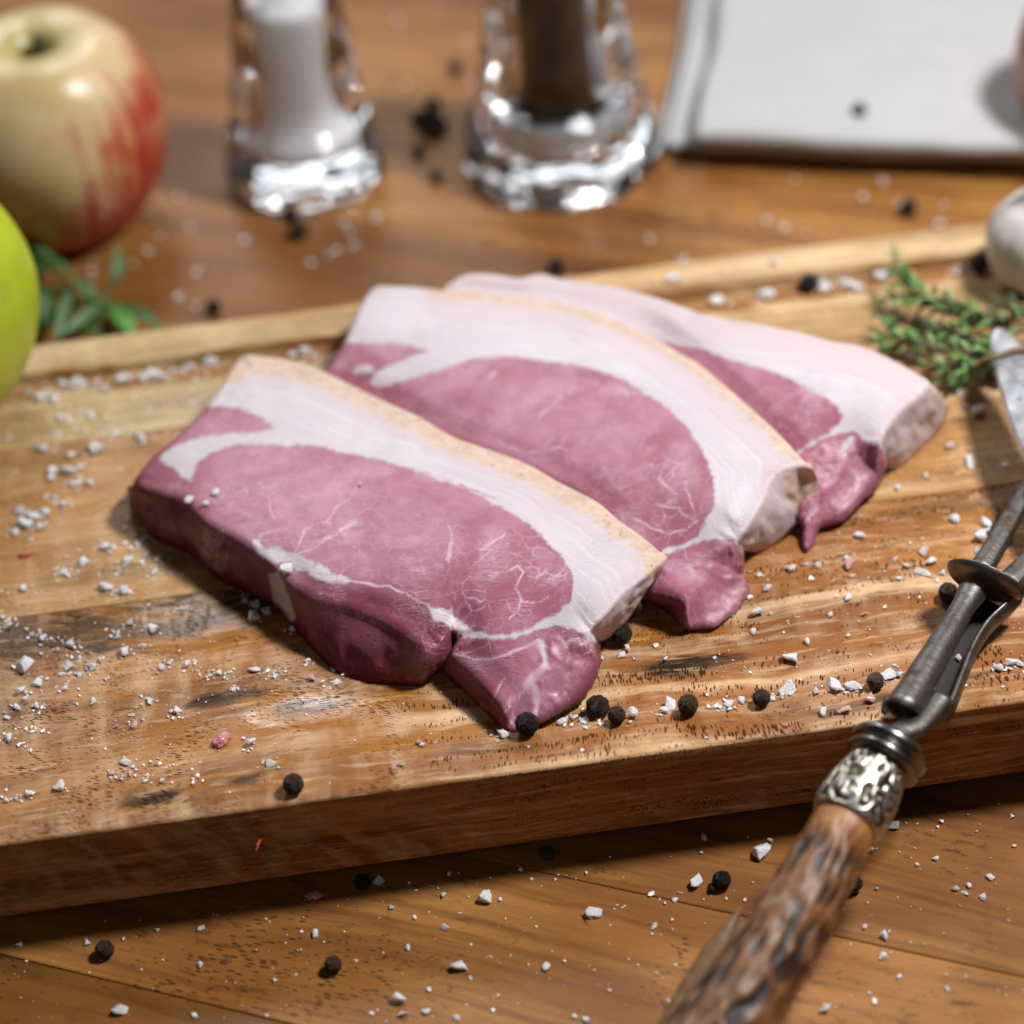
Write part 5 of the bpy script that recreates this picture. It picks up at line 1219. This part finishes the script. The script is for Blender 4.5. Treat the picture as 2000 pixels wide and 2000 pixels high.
# ------------------------------------------------------------------ knife
k = NT('worn_blade_steel'); P = k.co()
k.set('Base Color', k.mix(k.mr(k.noise(P, 420, 3), 0.62, 0.70), (0.92, 0.92, 0.94), (0.35, 0.42, 0.55))); k.set('Metallic', 1.0); k.set('Roughness', k.mr(k.noise(P, 160, 3), 0.3, 0.7, 0.30, 0.45)); k.bump(k.noise(k.map(P, (200, 2500, 200)), 1.0, 2), 0.0001, 0.3)
m_blade = k.m
KZ = ZB + 0.0185
ko = pts(lambda x, y: (x, y), (1941, 647), (1936, 668), (1939, 700), (1946, 735), (1956, 775), (1969, 815), (1985, 858), (2004, 900), (2030, 950), (2062, 1000), (2110, 1070), (2190, 1040), (2150, 960), (2110, 880), (2070, 800), (2030, 725), (1995, 672), (1968, 648), (1950, 641))
kp = [at(x, y, KZ) for x, y in ko]; kb = sum(kp, Vector()) / len(kp)
knife = thing('carving_knife', 'shiny steel knife with rounded tip resting on the thyme at the right edge', 'knife', kb)
kr = cr([tuple(p - kb) for p in kp], 4, True); n_ = len(kr); ce = kr.mean(0)
vs = [tuple(p) for p in kr] + [tuple(ce + (p - ce) * 0.90 + np.array((0, 0, .0009))) for p in kr] + [tuple(p - np.array((0, 0, .0004))) for p in kr] + [tuple(ce + (p - ce) * 0.90 - np.array((0, 0, .0013))) for p in kr]
fs = []
for i in range(n_):
    j = (i + 1) % n_
    fs += [(i, j, n_ + j, n_ + i), (2 * n_ + j, 2 * n_ + i, 3 * n_ + i, 3 * n_ + j), (j, i, 2 * n_ + i, 2 * n_ + j)]
fs += [tuple(n_ + i for i in range(n_)), tuple(3 * n_ + i for i in range(n_))[::-1]]
me = new_mesh('blade', vs, fs, False); bm = bmesh.new(); bm.from_mesh(me); bmesh.ops.recalc_face_normals(bm, faces=bm.faces); bm.to_mesh(me); bm.free()
link('blade', me, m_blade, knife)
kh = [at(2150, 1055, KZ) - kb, at(2240, 1200, KZ) - kb, at(2330, 1345, KZ) - kb]
link('handle', sweep('handle', cr(kh, 6), [(0.009, 0.006)] * 13, 20), simple('dark_knife_wood', (0.05, 0.025, 0.012), 0.4), knife)

# ------------------------------------------------------------------ carving fork
k = NT('old_fork_steel'); P = k.co()
nz = k.noise(P, 220, 4, 0.65)
k.set('Base Color', k.mix(k.mr(nz, 0.45, 0.72), (0.17, 0.162, 0.150), (0.065, 0.036, 0.018))); k.set('Metallic', 1.0); k.set('Roughness', k.mr(nz, 0.3, 0.7, 0.38, 0.58))
k.bump(k.noise(P, 900, 3), 0.00018, 0.6); m_fork = k.m
k = NT('shaded_fork_hollow'); k.set('Base Color', (0.03, 0.026, 0.024)); k.set('Metallic', 0.6); k.set('Roughness', 0.6); m_hol = k.m  # near-black colour stands for the shade inside the hollow neck
k = NT('engraved_silver'); P = k.co(); hh = k.attr('relief')
k.set('Base Color', k.mix(k.mr(hh, 0.25, 0.6), (0.07, 0.06, 0.04), (0.52, 0.49, 0.41))); k.set('Metallic', 1.0); k.set('Roughness', 0.42); m_silver = k.m
k = NT('stag_horn'); P = k.co(); hh = k.attr('relief'); sm = k.attr('amber')
nz = k.noise(P, 150, 3)
col = k.mix(k.mr(hh, 0.18, 0.50), (0.020, 0.008, 0.004), (0.190, 0.072, 0.018))
col = k.mix(k.mr(k.math('ADD', hh, k.mr(nz, .3, .7, -.12, .12)), 0.60, 0.92), col, (0.30, 0.25, 0.19))
am = k.mix(k.mr(k.noise(P, 120, 2), 0.35, 0.65), (0.22, 0.070, 0.018), (0.36, 0.15, 0.04))
k.set('Base Color', k.mix(sm, col, am)); k.set('Roughness', 0.52); k.set('Coat Weight', 0.04); k.set('Coat Roughness', 0.3); k.bump(k.noise(P, 700, 3), 0.0002, 0.5); m_horn = k.m

pA, pB, pC, pD = at(1352, 2085, 0.0235), at(1655, 1598, 0.0385), at(1728, 1480, 0.0430), at(1757, 1432, 0.0450)
fork = thing('carving_fork', 'antique carving fork with stag horn handle leaning over the board edge', 'carving fork', (pB.x, pB.y, 0))
fb = fork.location


def sw_attr(name, path, rad, n, fn, attrs, mat, up=(0, 0, 1)):
    me = sweep(name, path, rad, n, up, lambda u, a: fn(u, a)[0]); m = len(path)
    for key, idx in attrs:
        at_ = me.attributes.new(key, 'FLOAT', 'POINT')
        vals = np.array([fn(i / (m - 1), 2 * math.pi * j / n)[idx] for i in range(m) for j in range(n)], dtype=np.float32)
        at_.data.foreach_set('value', vals)
    return link(name, me, mat, fork)


def horn(u, a):
    c_, s_ = math.cos(a), math.sin(a)
    q = Vector((c_ * 2.9, s_ * 2.9, u * 6.5))
    rdg = 1 - abs(noise.noise(q) * 1.6); rdg2 = noise.noise(Vector((c_ * 4.6, s_ * 4.6, u * 14 + 3)))
    rel = min(1, max(0, 0.42 + 0.75 * (rdg - 0.72) + 0.42 * rdg2))
    amb = min(1, max(0, (u - 0.80) / 0.14)); amb = amb * amb * (3 - 2 * amb)
    amb = min(1, max(amb, 0.55 * max(0, -math.cos(a - 2.4)) * (0.5 + rdg2)))
    return 1 + (0.15 * (rel - 0.5)) * (1 - 0.85 * min(1, max(0, (u - .86) / .1))), rel, amb


N_ = 180
hp = [pA.lerp(pB, i / (N_ - 1)) - fb + Vector((0.0022 * math.sin(i / N_ * 3.1), 0, 0)) for i in range(N_)]
sw_attr('handle', hp, [0.0108 - 0.0032 * (i / (N_ - 1)) ** 1.2 for i in range(N_)], 96, horn, (('relief', 1), ('amber', 2)), m_horn)


def scroll(u, a):
    q = Vector((math.cos(a) * 2.4, math.sin(a) * 2.4, u * 3.0))
    v = noise.noise(q) + 0.45 * noise.noise(q * 1.9)
    rel = 0.5 + 0.5 * math.sin(v * 10)
    e = min(1, u / .06, (1 - u) / .06); rel = rel * e + (1 - e) * .8
    return 1 + 0.075 * (rel - .5), rel


N2 = 80
fp = [pB.lerp(pC, -0.06 + 0.92 * i / (N2 - 1)) - fb for i in range(N2)]
sw_attr('ferrule', fp, [0.0083 + 0.0012 * math.sin(math.pi * (i / (N2 - 1)) ** 0.8) - 0.0016 * (i / (N2 - 1)) for i in range(N2)], 128, scroll, (('relief', 1),), m_silver)
ax = (pD - pB).normalized()
prof = [(-0.0035, .0078), (-0.0030, .0100), (-.0022, .0108), (-.0012, .0104), (-.0008, .0096), (-.0003, .0098), (.0004, .0110), (.0014, .0114), (.0024, .0110), (.0032, .0096), (.0040, .0072), (.0046, .0050)]
pr = cr(prof, 4)
link('bolster', sweep('bolster', [pC + ax * (t + 0.0010) - fb for t, r in pr], [r * .86 for t, r in pr], 48), simple('tarnished_bolster_steel', (0.22, 0.21, 0.20), 0.28, 1.0), fork)
# neck: shank from the bolster, rolled tube, side plate, base plate with slot
pE = at(1905, 1146, ZB + 0.0125)         # where the neck meets the guard
link('shank', sweep('shank', cr([pC + ax * .003 - fb, pD - fb, at(1788, 1420, .0440) - fb, at(1815, 1392, .0430) - fb, at(1838, 1362, .0425) - fb], 6), [(.0048, .0040), (.0042, .0034), (.0040, .003), (.0037, .0026), (.0034, .0024), (.0032, .0022), (.0031, .0020)] + [(.0030, .0019)] * 18, 20), m_fork, fork)
# rolled tube, open at the near end
t0, t1 = at(1762, 1388, .0450) - fb, at(1898, 1158, ZB + .0125) - fb
TN = 40; rad_o = [(0.0047 - 0.0019 * (i / (TN - 1)) ** 0.75) + (0.0010 * max(0, (i / (TN - 1) - .8) / .2) ** 2) for i in range(TN)]
vs, fs = [], []
axn = (t1 - t0).normalized(); sd_ = axn.cross(Vector((0, 0, 1))).normalized(); uu = sd_.cross(axn)
for lay, th in ((0, 0.0), (1, 0.0011)):
    for i in range(TN):
        for j in range(40):
            a = 2 * math.pi * j / 40
            r = rad_o[i] - th
            slant = (0.0035 * math.sin(a)) if i == 0 else 0
            vs.append(t0.lerp(t1, i / (TN - 1)) + axn * (-slant * 0.6) + sd_ * math.cos(a) * r + uu * math.sin(a) * r * 0.92)
off = TN * 40
for lay in (0, 1):
    for i in range(TN - 1):
        for j in range(40):
            kx = (j + 1) % 40; f = (lay * off + i * 40 + j, lay * off + i * 40 + kx, lay * off + (i + 1) * 40 + kx, lay * off + (i + 1) * 40 + j)
            fs.append(f if lay == 0 else f[::-1])
for j in range(40):
    kx = (j + 1) % 40; fs.append((kx, j, off + j, off + kx))
link('neck_tube', new_mesh('neck_tube', vs, fs), m_fork, fork)
link('tube_shade_plug', sweep('tube_shade_plug', [t0.lerp(t1, q) for q in (0.03, 0.06, .5)], [.0039, .0039, .0025], 24), m_hol, fork)  # dark plug in the open tube, inner shade put into its colour
link('rivet', sweep('rivet', [t0 - sd_ * .0036 - axn * .0030 + uu * .0006, t0 - sd_ * .0036 + axn * .0003 + uu * .0006, t0 - sd_ * .0036 + axn * .002 + uu * .0006], [.0008, .0017, .0017], 16), m_fork, fork)
link('rivet', sweep('rivet', [t0 + sd_ * .0020 - axn * .0034 - uu * .001, t0 + sd_ * .0020 - axn * .0004 - uu * .001, t0 + sd_ * .0020 + axn * .002 - uu * .001], [.0006, .0013, .0013], 16), m_fork, fork)
plate = [(1800, 1405, 9.6), (1850, 1392, 10), (1878, 1330, 9), (1902, 1270, 8.2), (1930, 1225, 8.0), (1966, 1190, 8.6), (1990, 1165, 9)]
pl_ = cr([tuple(at(x, y, ZB + h / 1000) - fb) for x, y, h in plate], 6)
link('side_plate', sweep('side_plate', pl_, [(.0011, .0030)] * len(pl_), 16), m_fork, fork)
bp = [(1812, 1392), (1848, 1382), (1875, 1325), (1900, 1268), (1930, 1222), (1962, 1188), (1915, 1165), (1880, 1230), (1840, 1310)]
vs = [at(x, y, ZB + .0052) - fb for x, y in bp]; nb = len(vs); vs += [v - Vector((0, 0, .001)) for v in vs]
link('base_plate', new_mesh('base_plate', vs, [tuple(range(nb)), tuple(range(2 * nb - 1, nb - 1, -1))] + [(i, nb + i, nb + (i + 1) % nb, (i + 1) % nb) for i in range(nb)], False), m_hol, fork)
# guard disc
dc = at(1921, 1140, ZB + 0.0125) - fb
gd = [(0.0, -.0016), (.004, -.0015), (.0080, -.0009), (.0100, 0.0002), (.0105, .0011), (.0103, .0014), (.0098, .0011), (.0078, .0002), (.004, -.0003), (0, -.0004)]
me = lathe('guard_disc', pf(gd, 4), 64); og = link('guard_disc', me, m_fork, fork, dc)
dn = (axn + Vector((0.10, 0.0, 0.50))).normalized(); og.rotation_mode = 'QUATERNION'; og.rotation_quaternion = dn.to_track_quat('Z', 'Y'); og.scale = (1, 0.86, 1)
# tines
tn = [(1912, 1118, 12), (1945, 1064, 11.5), (1982, 1000, 10.5), (2030, 920, 9.5), (2100, 800, 8)]
tp = cr([tuple(at(x, y, ZB + h / 1000) - fb) for x, y, h in tn], 5)
link('tine', bevel_mesh(sweep('tine', tp, [(.0034 - .0012 * i / len(tp), .0026 - .0008 * i / len(tp)) for i in range(len(tp))], 8), 0.0002, 1), m_fork, fork)
tn = [(1968, 1140, 9.5), (2000, 1108, 9), (2060, 1040, 8.5), (2140, 930, 8)]
tp = cr([tuple(at(x, y, ZB + h / 1000) - fb) for x, y, h in tn], 5)
link('tine', bevel_mesh(sweep('tine', tp, [(.0040 - .0016 * i / len(tp), .0026 - .0008 * i / len(tp)) for i in range(len(tp))], 8), 0.0002, 1), m_fork, fork)
# bark ridge along the underside of the handle, on its left
bk = [at(1448, 1775, .0265), at(1412, 1830, .0245), at(1374, 1890, .0220), at(1335, 1955, .0190), at(1278, 2060, .0150)]
link('bark_ridge', sweep('bark_ridge', cr([tuple(p - fb) for p in bk], 8), [(.0004 + .0024 * min(1, i / 12), .0012) for i in range(33)], 12, (0, 0, 1), lambda u, a: 1 + .25 * noise.noise(Vector((u * 30, math.cos(a), math.sin(a))))), simple('pale_horn_edge', (0.17, 0.090, 0.036), 0.55), fork)
put_crystal('BR', 1873, 1287, 16, 'salt grain lying inside the slotted neck of the fork', at(1873, 1287, ZB + 0.0056))


# each grain gets its own words: size, then its place within its patch
zl = {}
for o in bpy.data.objects:
    if o.name.startswith('salt_crystal') and o.get('label') and o.get('group'): zl.setdefault(o['label'], []).append(o)
ordn = lambda i: {1: '1st', 2: '2nd', 3: '3rd'}.get(i, '%dst' % i if i % 10 == 1 and i != 11 else '%dnd' % i if i % 10 == 2 and i != 12 else '%drd' % i if i % 10 == 3 and i != 13 else '%dth' % i)
for lab, obs in zl.items():
    obs.sort(key=lambda o: float(proj(np.array(o.location))[0]))
    if len(obs) == 1: continue
    for i, o in enumerate(obs):
        o['label'] = lab + (', leftmost one' if i == 0 else ', rightmost one' if i == len(obs) - 1 else ', %s from left' % ordn(i + 1))
